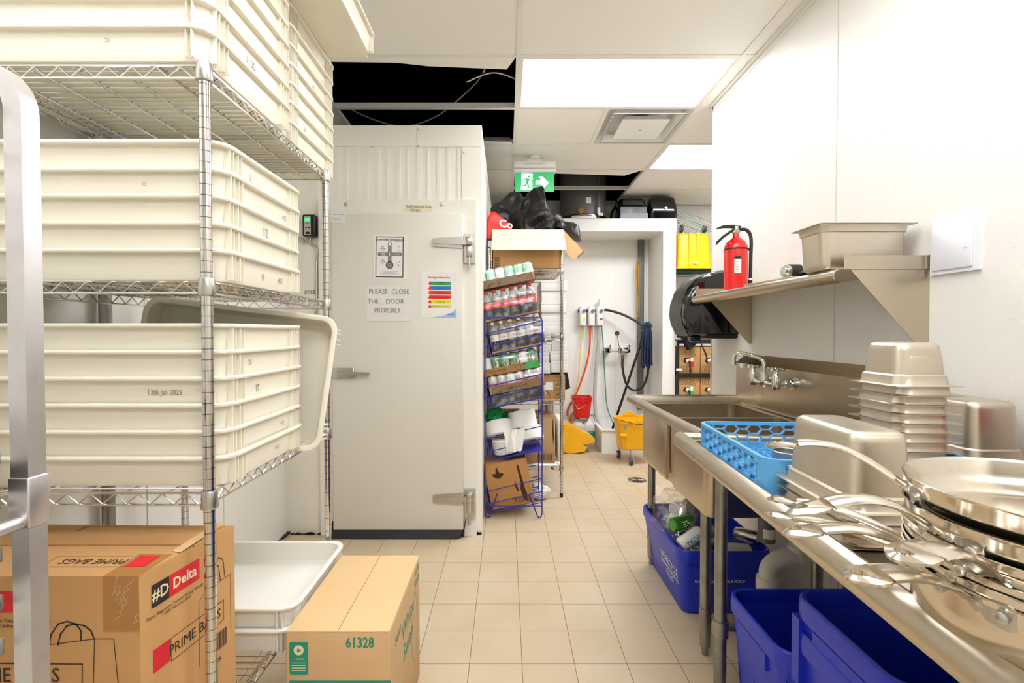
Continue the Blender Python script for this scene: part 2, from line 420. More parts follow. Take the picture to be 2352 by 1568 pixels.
# air diffuser
t = thing('air_diffuser', 'square white ceiling air vent with stepped louvres beyond the lit panel', 'ceiling vent', (.978, 3.546, H))
def sq(mb, s0, s1, z0, z1, th=.003):   # sloped square ring
    mb.rings([[(x, y, z) for x, y in rrect(s, s, .004, 1, .978, 3.546)] for s, z in ((s0, z0), (s1, z1), (s1+.008, z1), (s0+.008, z0))], smooth=False, closed=True)
m = MB(); sq(m, .585, .40, H-.002, H+.085); sq(m, .582, .575, H-.004, H-.002); m.build('frame', 'diffuser_white', t, True)
m = MB(); sq(m, .42, .485, H+.035, H-.014); sq(m, .485, .493, H-.014, H-.010); m.build('outer_louvre', 'diffuser_white', t, True)
m = MB(); sq(m, .33, .27, H-.016, H+.02); m.box(.978-.165, .978+.165, 3.546-.165, 3.546+.165, H-.018, H-.014)
m.lathe([(.075, H-.0185), (.075, H-.021), (.066, H-.021)], 24, (.978, 3.546, 0)); m.build('inner_louvre', 'diffuser_white', t, True)
m = MB(); m.tube([(.978, 3.62, H+.060), (.978, 3.62, H+.20)], .10, 24); m.build('duct', 'duct_flex', t, True)
m = MB(); m.box(.70, 1.25, 3.27, 3.82, H+.0855, H+.095); m.box(.70, 1.25, 3.27, 3.82, H+.20, H+.21); 
for a in ((.69, .70, 3.26, 3.83), (1.255, 1.265, 3.26, 3.83), (.69, 1.26, 3.255, 3.265), (.69, 1.26, 3.825, 3.835)): m.box(*a, H+.02, H+.21)
m.build('plenum_box', 'diffuser_white', t, True)
m = MB(); m.lathe([(.008, H-.024), (.008, H-.018)], 10, (.978, 3.546, 0)); m.build('screw', 'chrome_dull', t, True)
# cables and furring seen in the hole
def flexcable(pts, label, r=.006):
    p = spline(pts, 24); rr = [r*(1 if i % 2 else .8) for i in range(len(p))]
    tag(MB().tube(p, rr, 6).build('armoured_cable', 'zinc', None), label, 'cable')
flexcable([at(790, 243, 3.3), at(860, 275, 3.35), at(930, 290, 3.4), at(1000, 268, 3.4), at(1060, 222, 3.3), at(1110, 166, 3.1), (-.1, 2.9, H+.25)], 'long looping grey armoured cable hanging in the open ceiling')
flexcable([(-.25, 3.0, H+.05), at(1130, 166, 2.95), at(1181, 179, 3.0), (.12, 3.05, H+.06)], 'short armoured cable lying at the right edge of the ceiling hole', .008)
m = MB(); 
m.box(XL, .06, 3.4, 3.44, H+.08, H+.10)
tag(m.build('furring_channel', 'galv'), 'thin metal channel crossing the black ceiling opening', 'metal channel')
# ---------------------------------------------------------------- alcove with the mop sink
YA = 5.17; XJ0, XJ1 = 1.683, 1.82; ZS, ZP = 2.37, 2.50
m = MB(); m.box(-.6, XJ1, YA, YB, ZS, ZP); m.box(XJ0, XJ1, YA, YB, 0, ZS)
struct('wall_alcove', m, 'wall_smooth')
m = MB()
m.box(-.6, XJ1+.001, YA-.003, YA, ZP-.135, ZP+.002)
for x in (1.30, 1.66): m.box(x, x+.004, YB-.002, YB, 0, ZS)
m.box(.28, XJ0, YB-.012, YB, .24, .29)
struct('trim_3', m, 'wall')
# ---------------------------------------------------------------- walk-in cooler
CX1 = -.16; CT = 2.577; CY = 3.03
cool = thing('walk_in_cooler', 'cream walk-in cooler box with ribbed panels standing left of the corridor', 'walk-in cooler', (-.78, 4.0, 0))
m = MB(); m.box(XL, CX1, CY, 5.15, 0, CT); m.build('panel_box', 'cooler', cool, True)
m = MB()
for i in range(19):
    x = -1.39+i*.0635*1.0
    if x < -.30: m.box(x, x+.012+(.012 if i % 2 else 0), CY-.0035, CY, 2.115, 2.44)
m.build('ribbed_panel', 'cooler', cool, True)
m = MB(); m.box(XL, -.56, CY-.005, CY, 2.447, CT); m.box(-.562, CX1, CY-.007, CY, 2.444, CT); m.box(CX1, CX1+.003, CY-.007, 5.15, 2.45, CT)
m.build('top_trim', 'cooler', cool, True)
m = MB(); m.box(-.283, CX1, CY-.006, CY, 0, 2.443); m.box(CX1, CX1+.004, CY-.006, CY+.05, 0, 2.449); m.build('corner_trim', 'cooler', cool, True)
for (u, v) in ((1065, 350), (1065, 450), (960, 297), (960, 335), (855, 336), (797, 471), (1016, 471)):
    m = MB(); p = at(u, v, CY-.008); m.lathe([(.006 if v < 460 else .012, 0), (.005 if v < 460 else .009, .003)], 10)
    q = m.v[-20:]; m.v[-20:] = [Vector((p.x+a.x, (CY-.008 if v < 460 else 2.995)-a.z, p.z+a.y)) for a in q]
    m.build('screw', 'chrome_dull', cool, True)
YD = 2.97
fx0, fx1, fz = X_(733, 3.0), X_(1094, 3.0), Z_(458, 3.0)
dx0, dx1, dz0, dz1 = X_(762, YD), X_(1064, YD), Z_(1217, YD), Z_(490, YD)
m = MB(); m.box(fx0, fx1, 3.0, CY, dz1+.0, fz); m.box(fx0, dx0+.02, 3.0, CY, 0, dz1); m.box(dx1-.02, fx1, 3.0, CY, 0, dz1)
m.box(fx1-.09, fx1, 2.996, 3.0, 0, fz-.12); m.build('door_frame', 'cooler', cool, True)
d = MB().rbox(dx0, dx1, YD, 2.999, dz0, dz1, .006).build('door', 'cooler_door', cool, True)
m = MB(); m.box(dx0+.003, dx1+.003, YD+.002, 2.999, .006, dz0); m.prism([(dx1, dz0), (dx1+.012, dz0+.07), (dx1+.014, dz0+.05), (dx1+.002, .03), (dx1-.02, .012)], 'y', YD-.004, 2.99)
m.prism([(dx0-.01, dz0+.05), (dx0, dz0+.05), (dx0, .012), (dx0-.012, .012)], 'y', YD+.004, 2.99)
m.rings([[(dx0-.01, YD-.03, .004), (dx1-.03, YD-.03, .004), (dx1-.005, YD, .02), (dx0-.005, YD, .02)], [(dx0-.01, YD-.03, .008), (dx1-.03, YD-.03, .008), (dx1-.005, YD+.004, .05), (dx0-.005, YD+.004, .05)]], smooth=False)
m.build('door_gasket', 'gasket', cool, True)
for vv in (565, 1152):
    z = Z_(vv-8, YD); h = MB()
    x0 = X_(994, YD); x1 = X_(1062, YD)
    s = [(0, .020), (.012, .026), (.18, .036)]
    h.prism([(x0, z-.022), (x0+.010, z-.026), (x1, z-.036), (x1, z+.036), (x0+.010, z+.026), (x0, z+.022)], 'y', YD-.012, YD)
    h.prism([(x0+.012, z-.008), (x1+.06, z-.018), (x1+.06, z+.018), (x0+.012, z+.010)], 'y', YD-.020, YD-.010)
    for q in (.03, .09, .14): h.box(x0+q, x0+q+.010, YD-.022, YD-.018, z-.004, z+.005)
    h.box(x1+.012, x1+.080, YD+.022-.018, YD+.026, z-.125, z+.055)
    h.rbox(x1+.022, x1+.064, YD-.03, YD+.01, z-.02, z+.035, .01)
    h.tube([(x1+.043, YD-.012, z-.16), (x1+.043, YD-.012, z-.05)], .009, 10); h.rbox(x1+.024, x1+.062, YD-.028, YD+.01, z-.09, z-.02, .01)
    o = h.build('hinge', 'chrome_dull', cool, True); o['label'] = 'chrome strap hinge'
z = Z_(856, YD); h = MB(); xl = X_(756, YD)
h.rbox(xl, X_(815, YD), YD-.018, YD, z-.036, z+.032, .008); h.prism([(X_(776, YD), z-.012), (X_(852, YD), z-.010), (X_(852, YD), z+.004), (X_(776, YD), z+.012)], 'y', YD-.045, YD-.018)
for (a, b) in ((.06, .022), (.06, -.026), (.115, .022), (.115, -.026)): h.lathe([(.006, 0), (.006, .004)], 8); q = h.v[-16:]; h.v[-16:] = [Vector((xl+a+v.x, YD-.018-v.z, z+b+v.y)) for v in q]
h.build('latch_handle', 'chrome_dull', cool, True)
m = MB(); m.text('(OLE)', .035, at(714, 671, CY-.004), (1, 0, 0), (0, 0, 1)); m.build('marker_writing', 'ink_grey', cool, True)
m = MB()
for i in range(34):
    random.seed(i); x = random.choice([random.uniform(-1.39, -1.18), random.uniform(-.26, -.17)]); s = random.uniform(.004, .016)
    m.box(x, x+s*2, CY-.02, CY-.012, 0, s)
for i in range(30):
    random.seed(100+i); y = random.uniform(2.86, 3.02); s = random.uniform(.004, .014); m.box(XL, XL+s*1.6, y, y+s*1.5, 0, s)
tag(m.build('dirt', 'dirt', None), 'crumbly dark dirt along the foot of the cooler corner', 'dirt', kind='stuff')
# sheets on the cooler door (things of their own)
def sheet(name, label, cat, u0, v0, u1, v1, tilt, m, Y=YD-.0012, wob=0):
    a = at(u0, v0, Y); b = at(u1, v1, Y); c = (a+b)/2; w, h = b.x-a.x, a.z-b.z
    t = thing(name, label, cat, (c.x, Y, c.z), (PI/2, math.radians(tilt), 0))   # local x right, local y up, local z towards viewer
    mb = MB(); n = 8; vs = []
    for j in range(n+1):
        for i in range(n+1):
            zz = .0004 + (wob*abs(noise.noise(Vector((i*.6, j*.6, 3)))) if wob else 0)
            vs.append((-w/2+w*i/n, -h/2+h*j/n, zz))
    mb.add(vs, [(j*(n+1)+i, j*(n+1)+i+1, (j+1)*(n+1)+i+1, (j+1)*(n+1)+i) for j in range(n) for i in range(n)], wob > 0)
    mb.box(-w/2, w/2, -h/2, h/2, -.0006, .0002)
    mb.build('sheet', m, t); return t, w, h
E1, E2, EO = (1, 0, 0), (0, 1, 0), (0, 0, .0009)
t, w, h = sheet('poster', 'black and white temperature poster with a thermometer, on the grey cooler door', 'poster', 858, 539, 936, 641, .8, 'paper')
m = MB(); m.outline(EO, E1, E2, [(-w*.43, -h*.45), (w*.37, -h*.45), (w*.37, h*.45), (-w*.43, h*.45)], .005)
m.text('Control the Temperature', .0165, (-.005, h*.39, .0009), E1, E2, 1, .02); m.text('in the Kitchen', .011, (.05, h*.345, .0009), E1, E2)
m.outline((-.005, 0, .001), E1, E2, [(-.009, -.03), (-.009, .085), (0, .095), (.009, .085), (.009, -.03)], .003, False)
m.outline((-.005, -.05, .001), E1, E2, [(.021*math.cos(a*PI/8), .021*math.sin(a*PI/8)) for a in range(16)], .004)
m.text('Hot\nHolding\nZone', .010, (-.05, .052, .001), E1, E2, 1, .02); m.text('Cold\nHolding\nZone', .010, (-.05, -.028, .001), E1, E2, 1, .01)
m.text('reheat\n74 C\n\nhot hold\n60 C', .007, (.05, .05, .001), E1, E2); m.text('fridge\n4 C\n\nfreezer\n-18 C', .007, (.05, -.04, .001), E1, E2)
m.text('Never keep hazardous foods in the\ntemperature danger zone.\nKeep hot foods hot and cold foods cold.\nCheck the temperature often.', .0072, (-.005, -.098, .001), E1, E2)
m.build('print', 'ink', t)
m = MB(); m.box(-.078, -.014, .006, .028, .0003, .001); m.box(.006, .07, .006, .028, .0003, .001); m.lathe([(.018, .001), (.018, .0013)], 20, (-.005, -.05, 0)); m.box(-.011, .001, -.05, .07, .0003, .001); m.build('shaded_print', 'print_grey', t)
m = MB(); m.text('Danger\nZone', .009, (-.045, .017, .0014), E1, E2, 1, .02); m.text('!', .026, (-.005, .015, .0016), E1, E2, 1, .04); m.text('4 C to 60 C', .008, (.04, .017, .0014), E1, E2); m.build('white_print', 'print_white', t)
t, w, h = sheet('poster', 'food storage chart with green, blue, red and yellow bars on the cooler door', 'poster', 967, 625, 1049, 729, .6, 'paper')
for i, (c, s) in enumerate((('p_green', 'Fruit, Vegetables &\nReady to Eat Food'), ('p_blue', 'Fish & Seafood'), ('p_red', 'Raw Whole Cut Red Meat'), ('p_red', 'Raw Minced/Grounded Meat, Pork'), ('p_yellow', 'Raw Poultry, Eggs'), ('p_yellow', 'Raw Minced/Grounded Poultry'))):
    y = h*.255-i*.0285; MB().box(-w*.27, w*.34, y-.011, y+.011, .0003, .001).build('chart_bar', c, t)
    MB().text(s, .0085 if i else .009, (.01, y, .0013), E1, E2, .9, .01).build('print', 'ink', t)
m = MB()
for i in range(6):
    y = h*.255-i*.0285; m.prism([(-w*.31, y-.008), (-w*.2, y-.009), (-w*.22, y+.005), (-w*.26, y+.009)], 'z', .001, .0016)
m.build('food_picture', 'p_red', t)
MB().text('Storage Hierarchy', .0185, (.0, h*.385, .001), E1, E2, 1, .02).build('print', 'print_red', t)
MB().prism([(w*.5, -h*.5), (w*.5, -h*.28), (w*.42, -h*.36), (w*.3, -h*.42), (w*.1, -h*.46), (-w*.2, -h*.5)], 'z', .0004, .0009).build('corner_swoosh', 'p_lblue', t)
MB().text('NSURE', .016, (w*.33, -h*.43, .0013), E1, E2, 1, .03).build('print', 'p_blue', t)
t, w, h = sheet('paper_note', 'wrinkled white handwritten note asking to close the door, taped on the cooler door', 'paper note', 842, 657, 946, 737, .2, 'paper_wrinkle', wob=.004)
m = MB(); m.text('PLEASE  CLOSE', .044, (0, h*.34, .0044), E1, E2, .86, -.008); m.text('THE    DOOR', .042, (-.02, h*.06, .0044), E1, E2, .9, -.008); m.text('PROPERLY', .044, (-.01, -h*.2, .0044), E1, E2, .8, -.008); m.build('marker_writing', 'ink_grey', t)
t, w, h = sheet('masking_tape', 'strip of masking tape with black handwriting above the cooler door', 'tape', 930, 471, 992, 487, 1, 'masking', Y=2.9985)
m = MB(); m.text('TRUST COOLING 30x76', .019, (0, .010, .001), E1, E2, .8, .005); m.text('STD 62A', .018, (-.02, -.012, .001), E1, E2, .9, .005); m.build('marker_writing', 'ink', t)
t, w, h = sheet('sticker', 'small white printed service sticker in the corner of the cooler door', 'sticker', 760, 489, 794, 511, 0, 'sticker')
MB().text('TRUST COOLING', .009, (0, .02, .001), E1, E2, .9, .02).build('print', 'p_blue', t)
MB().text('service and repair\nrefrigeration, coolers\ncall for service', .006, (-.01, -.008, .001), E1, E2).build('print', 'ink_grey', t)
# temperature controller
a = at(716, 522, CY); t = thing('temperature_controller', 'small black thermostat with a green display beside the cooler door', 'thermostat', (a.x, CY, a.z))
m = MB(); m.rbox(a.x-.035, a.x+.043, CY-.06, CY-.006, a.z-.068, a.z+.068, .008); m.build('case', 'black_plastic', t, True)
m = MB(); m.box(a.x-.022, a.x+.018, CY-.0615, CY-.06, a.z-.06, a.z+.055); m.build('face_plate', 'zinc', t, True)
m = MB(); m.box(a.x-.017, a.x+.013, CY-.063, CY-.0615, a.z+.025, a.z+.042); m.build('display', 'lcd', t, True)
m = MB(); m.text('A421', .014, (a.x-.002, CY-.062, a.z+.012), E1, (0, 0, 1)); m.box(a.x-.014, a.x+.012, CY-.062, CY-.0615, a.z-.055, a.z-.04)
for dx in (-.010, .008): m.lathe([(.005, 0), (.005, .002)], 8); q = m.v[-16:]; m.v[-16:] = [Vector((a.x+dx+v.x, CY-.0615-v.z, a.z-.015+v.y)) for v in q]
m.build('buttons', 'ink', t, True)
m = MB(); m.tube(spline([(a.x, CY-.02, a.z-.068), (a.x, CY-.02, a.z-.10), (a.x+.04, CY-.02, a.z-.14), (X_(731, CY), CY-.016, a.z-.22), (X_(731, CY), CY-.016, Z_(640, CY)), (X_(728, CY), CY-.016, Z_(715, CY)), (X_(715, CY), CY-.016, Z_(735, CY))]), .007, 8)
m.tube(spline([(a.x-.01, CY-.02, a.z-.068), (a.x-.03, CY-.02, a.z-.10), (a.x-.06, CY-.02, a.z-.07), (a.x-.10, CY-.02, a.z-.10)]), .006, 8); m.build('cable', 'zinc', t, True)
# pipe on the left wall
m = MB().tube([(XL+.03, 1.636, 0), (XL+.03, 1.636, H)], .019, 12); tag(m.build('wall_pipe', 'galv'), 'vertical grey metal pipe on the left wall behind the dough boxes', 'pipe')
m = MB(); m.box(XL, XL+.004, 2.35, 2.358, 0, H); m.box(XL, XL+.004, 1.85, 1.9, 0, H); struct('trim_4', m, 'wall_smooth')
# ================================================================ wire shelving (chrome)
def collar_mb(x, y, z): return MB().lathe([(.0175, z-.022), (.019, z-.018), (.0165, z+.018), (.0155, z+.02)], 14, (x, y, 0))
def wire_shelf(x0, x1, y0, y1, z, m, parent, pitch=.0262, rods=None, wr=.0018, world=True):
    mb = MB(); t, b = z+.014, z-.014; g = .012
    for (p, q) in (((x0+g, y0), (x1-g, y0)), ((x0+g, y1), (x1-g, y1)), ((x0, y0+g), (x0, y1-g)), ((x1, y0+g), (x1, y1-g))):
        for zz in (t, b): mb.tube([(*p, zz), (*q, zz)], .003, 6)
        L = math.hypot(q[0]-p[0], q[1]-p[1]); n = max(4, int(round(L/.029))); pts = []
        for i in range(n+1):
            f = (i+.5)/(n+1); pts.append((p[0]+(q[0]-p[0])*f, p[1]+(q[1]-p[1])*f, (t-.002) if i % 2 else (b+.002)))
        mb.tube(pts, .0021, 5)
    n = int((y1-y0)/pitch)
    for i in range(1, n+1):
        y = y0+i*(y1-y0)/(n+1); mb.tube([(x0, y, t+.002), (x1, y, t+.002)], wr, 4)
    for k in (rods or (.09, .27, .45, .63, .81, .95)):
        x = x0+(x1-x0)*k; mb.tube([(x, y0, t-.002), (x, y1, t-.002)], .0028, 5)
    s = mb.build('wire_shelf', m, parent, world)
    for (cx, cy) in ((x0, y0), (x1, y0), (x0, y1), (x1, y1)):
        collar_mb(cx, cy, z).build('collar', m if m != 'chrome' else 'chrome_dull', s, world)
    return s
def wire_rack(name, label, x0, x1, y0, y1, zs, top, m='chrome', pm='post', group=None):
    t = thing(name, label, 'shelving rack', ((x0+x1)/2, (y0+y1)/2, 0), 0, group)
    for (x, y) in ((x0, y0), (x1, y0), (x0, y1), (x1, y1)):
        MB().tube([(x, y, .035), (x, y, top)], .0127, 16).build('post', pm, t, True)
        MB().lathe([(.013, 0), (.014, .01), (.0115, .036)], 12, (x, y, 0)).build('foot', 'rubber', t, True)
        MB().lathe([(.013, top-.002), (.0125, top+.004), (.006, top+.007)], 12, (x, y, 0)).build('end_cap', 'rubber', t, True)
    for z in zs: wire_shelf(x0, x1, y0, y1, z, m, t)
    return t
RX0, RX1, RY0, RY1 = -1.26, -.70, 1.12, 1.86
RZ = (.325, .892, 1.390, 1.886)
wire_rack('wire_rack', 'tall chrome wire rack at left loaded with cream dough boxes', RX0, RX1, RY0, RY1, RZ, 1.897)
# ---------------------------------------------------------------- dough boxes
def dough_mesh(w=.66, d=.457):
    mb = MB(); P = []
    for (dw, r, z) in ((-.056, .028, 0), (-.046, .034, .002), (-.041, .038, .008), (-.03, .042, .058), (-.03, .042, .066), (-.004, .052, .067), (0, .053, .070), (0, .053, .075), (-.003, .053, .077), (-.026, .045, .077), (-.034, .042, .074), (-.044, .036, .012), (-.056, .03, .006)):
        P.append((w+dw, d+dw, r, z))
    mb.loft(P, 6)
    for sx in (-1, 1):
        for sy in (-1, 1):
            for k, o in enumerate((.045, .058, .075, .09)):      # upright ribs near each corner
                if k < 2: o -= .004
                x = sx*(w/2-o); y0 = sy*(d/2-.0145); y1 = sy*(d/2-.005)
                if k < 2: mb.box(x-.0012, x+.0012, min(y0-sy*.006, y1), max(y0-sy*.006, y1), .006, .067)
                y = sy*(d/2-o); x0 = sx*(w/2-.0145); x1 = sx*(w/2-.005)
                mb.box(min(x0-sx*.006, x1), max(x0-sx*.006, x1), y-.0012, y+.0012, .006, .067)
    return mb
DB = dough_mesh().build('dough_box', 'dough', None); DB.location = (0, 0, 0)
DW = dough_mesh().build('dough_box', 'dough_white', None)
_used = {}
def dough_box(x, y, z, rz, label, rot=None, white=False, grp='cream plastic dough boxes on the wire rack'):
    src = DW if white else DB
    if not _used.get(white): o = src; _used[white] = 1
    else: o = src.copy(); C.objects.link(o)
    o.location = (x, y, z); o.rotation_euler = rot or (0, 0, rz)
    return tag(o, label, 'dough box', grp)
PIT = .0640
ORD = ['lowest', 'second from the bottom', 'third from the bottom', 'fourth from the bottom', 'fifth from the bottom', 'sixth from the bottom', 'topmost']
def stack(x, y, z, n, where, grp):
    out = []
    for k in range(n):
        nm = 'topmost' if k == n-1 else ORD[k]
        random.seed(int(x*100+y*1000)+k)
        out.append(dough_box(x+random.uniform(-.002, .002), y+random.uniform(-.002, .002), z+k*PIT, random.uniform(-.003, .003), 'cream dough box, %s %s' % (nm, where), grp=grp))
    return out
ST = .0165
mid = stack(-.998, 1.366, RZ[2]+ST, 5, 'of five on the middle rack shelf', 'dough boxes on the middle shelf')
low = stack(-.998, 1.366, RZ[1]+ST, 6, 'of six on the low rack shelf', 'dough boxes on the low shelf')
n1 = stack(-1.005, 1.325, RZ[3]+.022, 7, 'in the nearer stack on the top shelf', 'dough boxes in the near top stack')
n2 = stack(-1.037, 1.790, RZ[3]+.022, 7, 'in the farther stack on the top shelf', 'dough boxes in the far top stack')
dough_box(-.745, 1.61, RZ[3]+.022+7*PIT+.014, PI/2, 'cream dough box laid crosswise over both top-shelf stacks, jutting out to the right')
# one on its edge behind the low stack
T = Matrix.Translation((-.925, 1.68, RZ[1]+.246)) @ Matrix.Rotation(math.radians(6.5), 4, 'Y') @ Matrix.Rotation(math.radians(84), 4, 'X')
dough_box(0, 0, 0, 0, 'cream dough box standing on its long edge, open side showing, behind the low stack', rot=T.to_euler())
C.objects[-1].location = T.translation
# two white ones on the bottom shelf
for k, lb in enumerate(('white plastic dough tray, lower of the two nested on the bottom rack shelf', 'open empty white dough tray, upper of the two on the bottom rack shelf')):
    dough_box(-.945, 1.60, RZ[0]+ST+k*PIT, 0, lb, white=True, grp='white dough trays on the bottom shelf')
def scribble(box, s, size, u, v, right):      # marker writing on a box, u along the side, v up
    m = MB()
    if right: m.text(s, size, (.66/2-.0165+.0016, u, v), (0, 1, 0), (0, 0, 1), .8, -.004)
    else: m.text(s, size, (u, -.457/2+.0172-.0030, v), (1, 0, 0), (0, 0, 1), .8, -.004)
    b = box; me = m.build('marker_writing', 'ink_grey', b)
scribble(low[3], '13th Jan 2025', .019, .172, .038, False); MATS
scribble(mid[3], '13', .014, .13, .04, False); scribble(n1[0], '23', .014, .09, .045, False)
scribble(mid[2], '12', .038, .0, .03, True); scribble(mid[3], '412', .02, .11, .035, True); scribble(mid[4], '3', .022, -.08, .03, True)
scribble(mid[1], '23', .016, -.13, .04, True); scribble(mid[0], '9', .028, -.02, .03, True); scribble(mid[0], '412', .024, .08, .03, True)
scribble(low[4], '25', .02, -.09, .04, True); scribble(low[3], '17', .03, -.06, .03, True); scribble(low[1], '412', .02, .09, .035, True); scribble(low[0], '412', .018, .05, .035, True)
scribble(n1[1], '1100', .03, -.02, .035, True); scribble(n2[4], '12', .03, .02, .03, True); scribble(n2[1], '29', .026, -.06, .03, True); scribble(n2[5], '23', .02, .1, .03, True)
# ================================================================ second wire rack, beyond the cooler
QX0, QX1, QY0, QY1 = -.135, .425, 3.70, 4.44
wire_rack('wire_rack', 'chrome wire rack behind the blue stand, holding white and brown cartons', QX0, QX1, QY0, QY1, (.228, .738, 1.245, 1.755), 1.93)
def carton(name, label, w, d, h, loc, rz=0, m='card', cat='cardboard box', group=None, gap=.002, bulge=0, rot=None):
    """closed carton: body shell, four top flaps with a seam along x"""
    t = thing(name, label, cat, loc, rot if rot else (0, 0, rz), group)
    MB().rbox(-w/2, w/2, -d/2, d/2, 0, h-.004, .006).build('body', m, t)
    f = MB(); f.box(-w/2+.002, -gap, -d/2+.001, d/2-.001, h-.004, h); f.build('flap', m, t)
    f = MB(); f.box(gap, w/2-.002, -d/2+.001, d/2-.001, h-.004, h); f.build('flap', m, t)
    return t
# open carton on the top shelf
zt = 1.771
t = thing('open_cardboard_box', 'open brown cardboard box with folded-out flaps on top of the far wire rack', 'cardboard box', (.15, 3.93, zt))
x0, x1, y0, y1, h = -.262, .285, -.22, .22, .30
m = MB(); m.box(x0, x1, y0, y0+.005, 0, h); m.box(x0, x1, y1-.005, y1, 0, h); m.box(x0, x0+.005, y0, y1, 0, h); m.box(x1-.005, x1, y0, y1, 0, h); m.box(x0, x1, y0, y1, 0, .005); m.build('body', 'card', t)
m = MB(); m.rings([[(x0+.0, y0, h), (x1, y0, h), (x1+.012, y0-.12, h-.175), (x0-.002, y0-.12, h-.175)], [(x0, y0-.005, h+.002), (x1, y0-.005, h+.002), (x1+.012, y0-.125, h-.173), (x0-.002, y0-.125, h-.173)]], smooth=False)
m.build('front_flap', 'card_in', t)['label'] = 'pale inside of the front flap'
m = MB(); m.rings([[(x1, y0, h-.01), (x1+.17, y0+.01, h-.16), (x1+.17, y1-.12, h-.16), (x1, y1, h)], [(x1, y0, h-.014), (x1+.168, y0+.01, h-.164), (x1+.168, y1-.12, h-.164), (x1, y1, h-.004)]], smooth=False)
m.prism([(x1, h), (x1+.155, h-.165), (x1+.080, h-.235), (x1+.005, h-.16)], 'y', y0-.006, y0-.002); m.build('side_flap', 'card_tan', t)
m = MB(); m.outline((x0+.035, y0-.0008, .05), E1, (0, 0, 1), [(-.02, -.04), (.02, -.04), (.02, .04), (-.02, .04)], .003)
for k in range(7): m.rect((x0+.035, y0-.0008, .02+k*.01), E1, (0, 0, 1), -.015, .015, 0, .004 if k % 2 else .007)
m.build('barcode', 'ink_brown', t)
# black rubbish bag in it: a lumpy sheet with folds
def bagmesh(mb, pts_rings): return mb.rings(pts_rings)
def draped(mb, tops, vbot, Y0, dY, seed, amp=.03, nx=80, nz=30, fa=5.0, fb=3.5):
    """a closed crumpled bag: its upper outline follows tops, it bulges towards both sides and is creased along slanting folds"""
    def topv(u):
        for (a, b), (c, d) in zip(tops, tops[1:]):
            if a <= u <= c: return b+(d-b)*(u-a)/(c-a)
    u0, u1 = tops[0][0], tops[-1][0]; F = []; B = []
    for k in range(nz+1):
        f = k/nz; row = []; rb = []
        for i in range(nx+1):
            g = i/nx; u = u0+(u1-u0)*g; vt = topv(u); vb = vbot(u) if callable(vbot) else vbot; v = vb+(vt-vb)*f
            x, z = X_(u, Y0), Z_(v, Y0)
            q = Vector((x*fa, z*fb, seed)); w1 = noise.noise(q)*1.6
            r1 = abs(((x*4.2+z*2.6+w1*.8) % 1)-.5)*2; r2 = abs(((x*2.4-z*4.6+noise.noise(q*1.3)*1.0+seed) % 1)-.5)*2
            env = math.sqrt(max(0, 1-f**3))*min(1, 7*min(g, 1-g)+.12)
            d = dY*env*(.75+.25*noise.noise(q*.5)); c = amp*(r1*.9+r2*.6-.7)*env
            row.append(Vector((x+c*.25, Y0-d-c, z+c*.2*(1-f)))); rb.append(Vector((x, Y0+d*1.1, z)))
        F.append(row); B.append(rb)
    n = nx+1; vs = [p for r in F for p in r]+[p for r in B for p in r]; o = len(F)*n; fs = []
    for k in range(nz):
        for i in range(nx):
            a = k*n+i; fs.append((a, a+1, a+n+1, a+n)); fs.append((o+a+1, o+a, o+a+n, o+a+n+1))
    for i in range(nx): a = nz*n+i; fs.append((a, a+1, o+a+1, o+a)); fs.append((i+1, i, o+i, o+i+1))
    for k in range(nz):
        a = k*n; fs.append((a+n, a, o+a, o+a+n)); a = k*n+nx; fs.append((a, a+n, o+a+n, o+a))
    return mb.add(vs, fs, True)
b = thing('rubbish_bag', 'big black plastic bag with peaks, spilling out of the open cardboard box', 'plastic bag', (.15, 3.9, 1.9))
draped(MB(), [(1127, 478), (1136, 466), (1150, 462), (1163, 450), (1171, 441), (1193, 440), (1203, 456), (1212, 443), (1225, 432), (1240, 428), (1247, 426), (1250, 440), (1253, 459), (1261, 481), (1272, 490), (1286, 492), (1293, 503)], lambda u: 548 if u > 1140 else 500+(u-1127)*3.6, 3.92, .15, 1.3, .060).build('bag_body', 'bag_black', b, True)
draped(MB(), [(1270, 520), (1285, 504), (1300, 509), (1318, 511), (1328, 517), (1332, 528), (1333, 545)], lambda u: 520+(u-1270)*.55, 3.86, .10, 4.1, .03, 30, 12).build('bag_fold', 'bag_black', b, True)
rb = thing('red_bag', 'red plastic bag with white letters behind the open cardboard box', 'plastic bag', (-.1, 3.84, 2.0))
draped(MB(), [(1114, 545), (1117, 515), (1120, 503), (1126, 488), (1134, 485), (1150, 495), (1162, 506), (1176, 520)], 550, 3.80, .05, 8.2, .02, 30, 12).build('bag_body', 'bag_red', rb, True)
p = at(1162, 515, 3.72); MB().text('Co', .085, p, (1, 0, -.15), (0, 0, 1), 1, .02).build('print', 'print_white', rb, True)
# white cartons, flat, in stacks of single things
def flatbox(label, u0, v0, u1, v1, Y, d, grp, col='print_white', name='white_carton'):
    a = at(u0, v1, Y); c = at(u1, v0, Y); mb = MB().rbox(a.x, c.x, Y, Y+d, a.z, c.z-.001, .003); mb.box(a.x-.002, c.x+.002, Y-.002, Y, c.z-.018, c.z-.004)
    return tag(mb.build(name, col), label, 'carton', grp)
MATS['print_white'].node_tree.nodes['Principled BSDF'].inputs['Roughness'].default_value = .7
ys = [643, 668, 693, 718, 741, 766]
pos = ['topmost', 'second down', 'third down', 'fourth down', 'lowest']
for k in range(5):
    flatbox('flat white takeaway carton on the shelf below the open box, %s of five' % pos[k], 1243+(k % 2), ys[k], (1303, 1297, 1300, 1297, 1298)[k], ys[k+1], 3.735+.01*(k % 2), .55, 'white cartons on the third shelf')
ys = [782, 806, 829, 855]
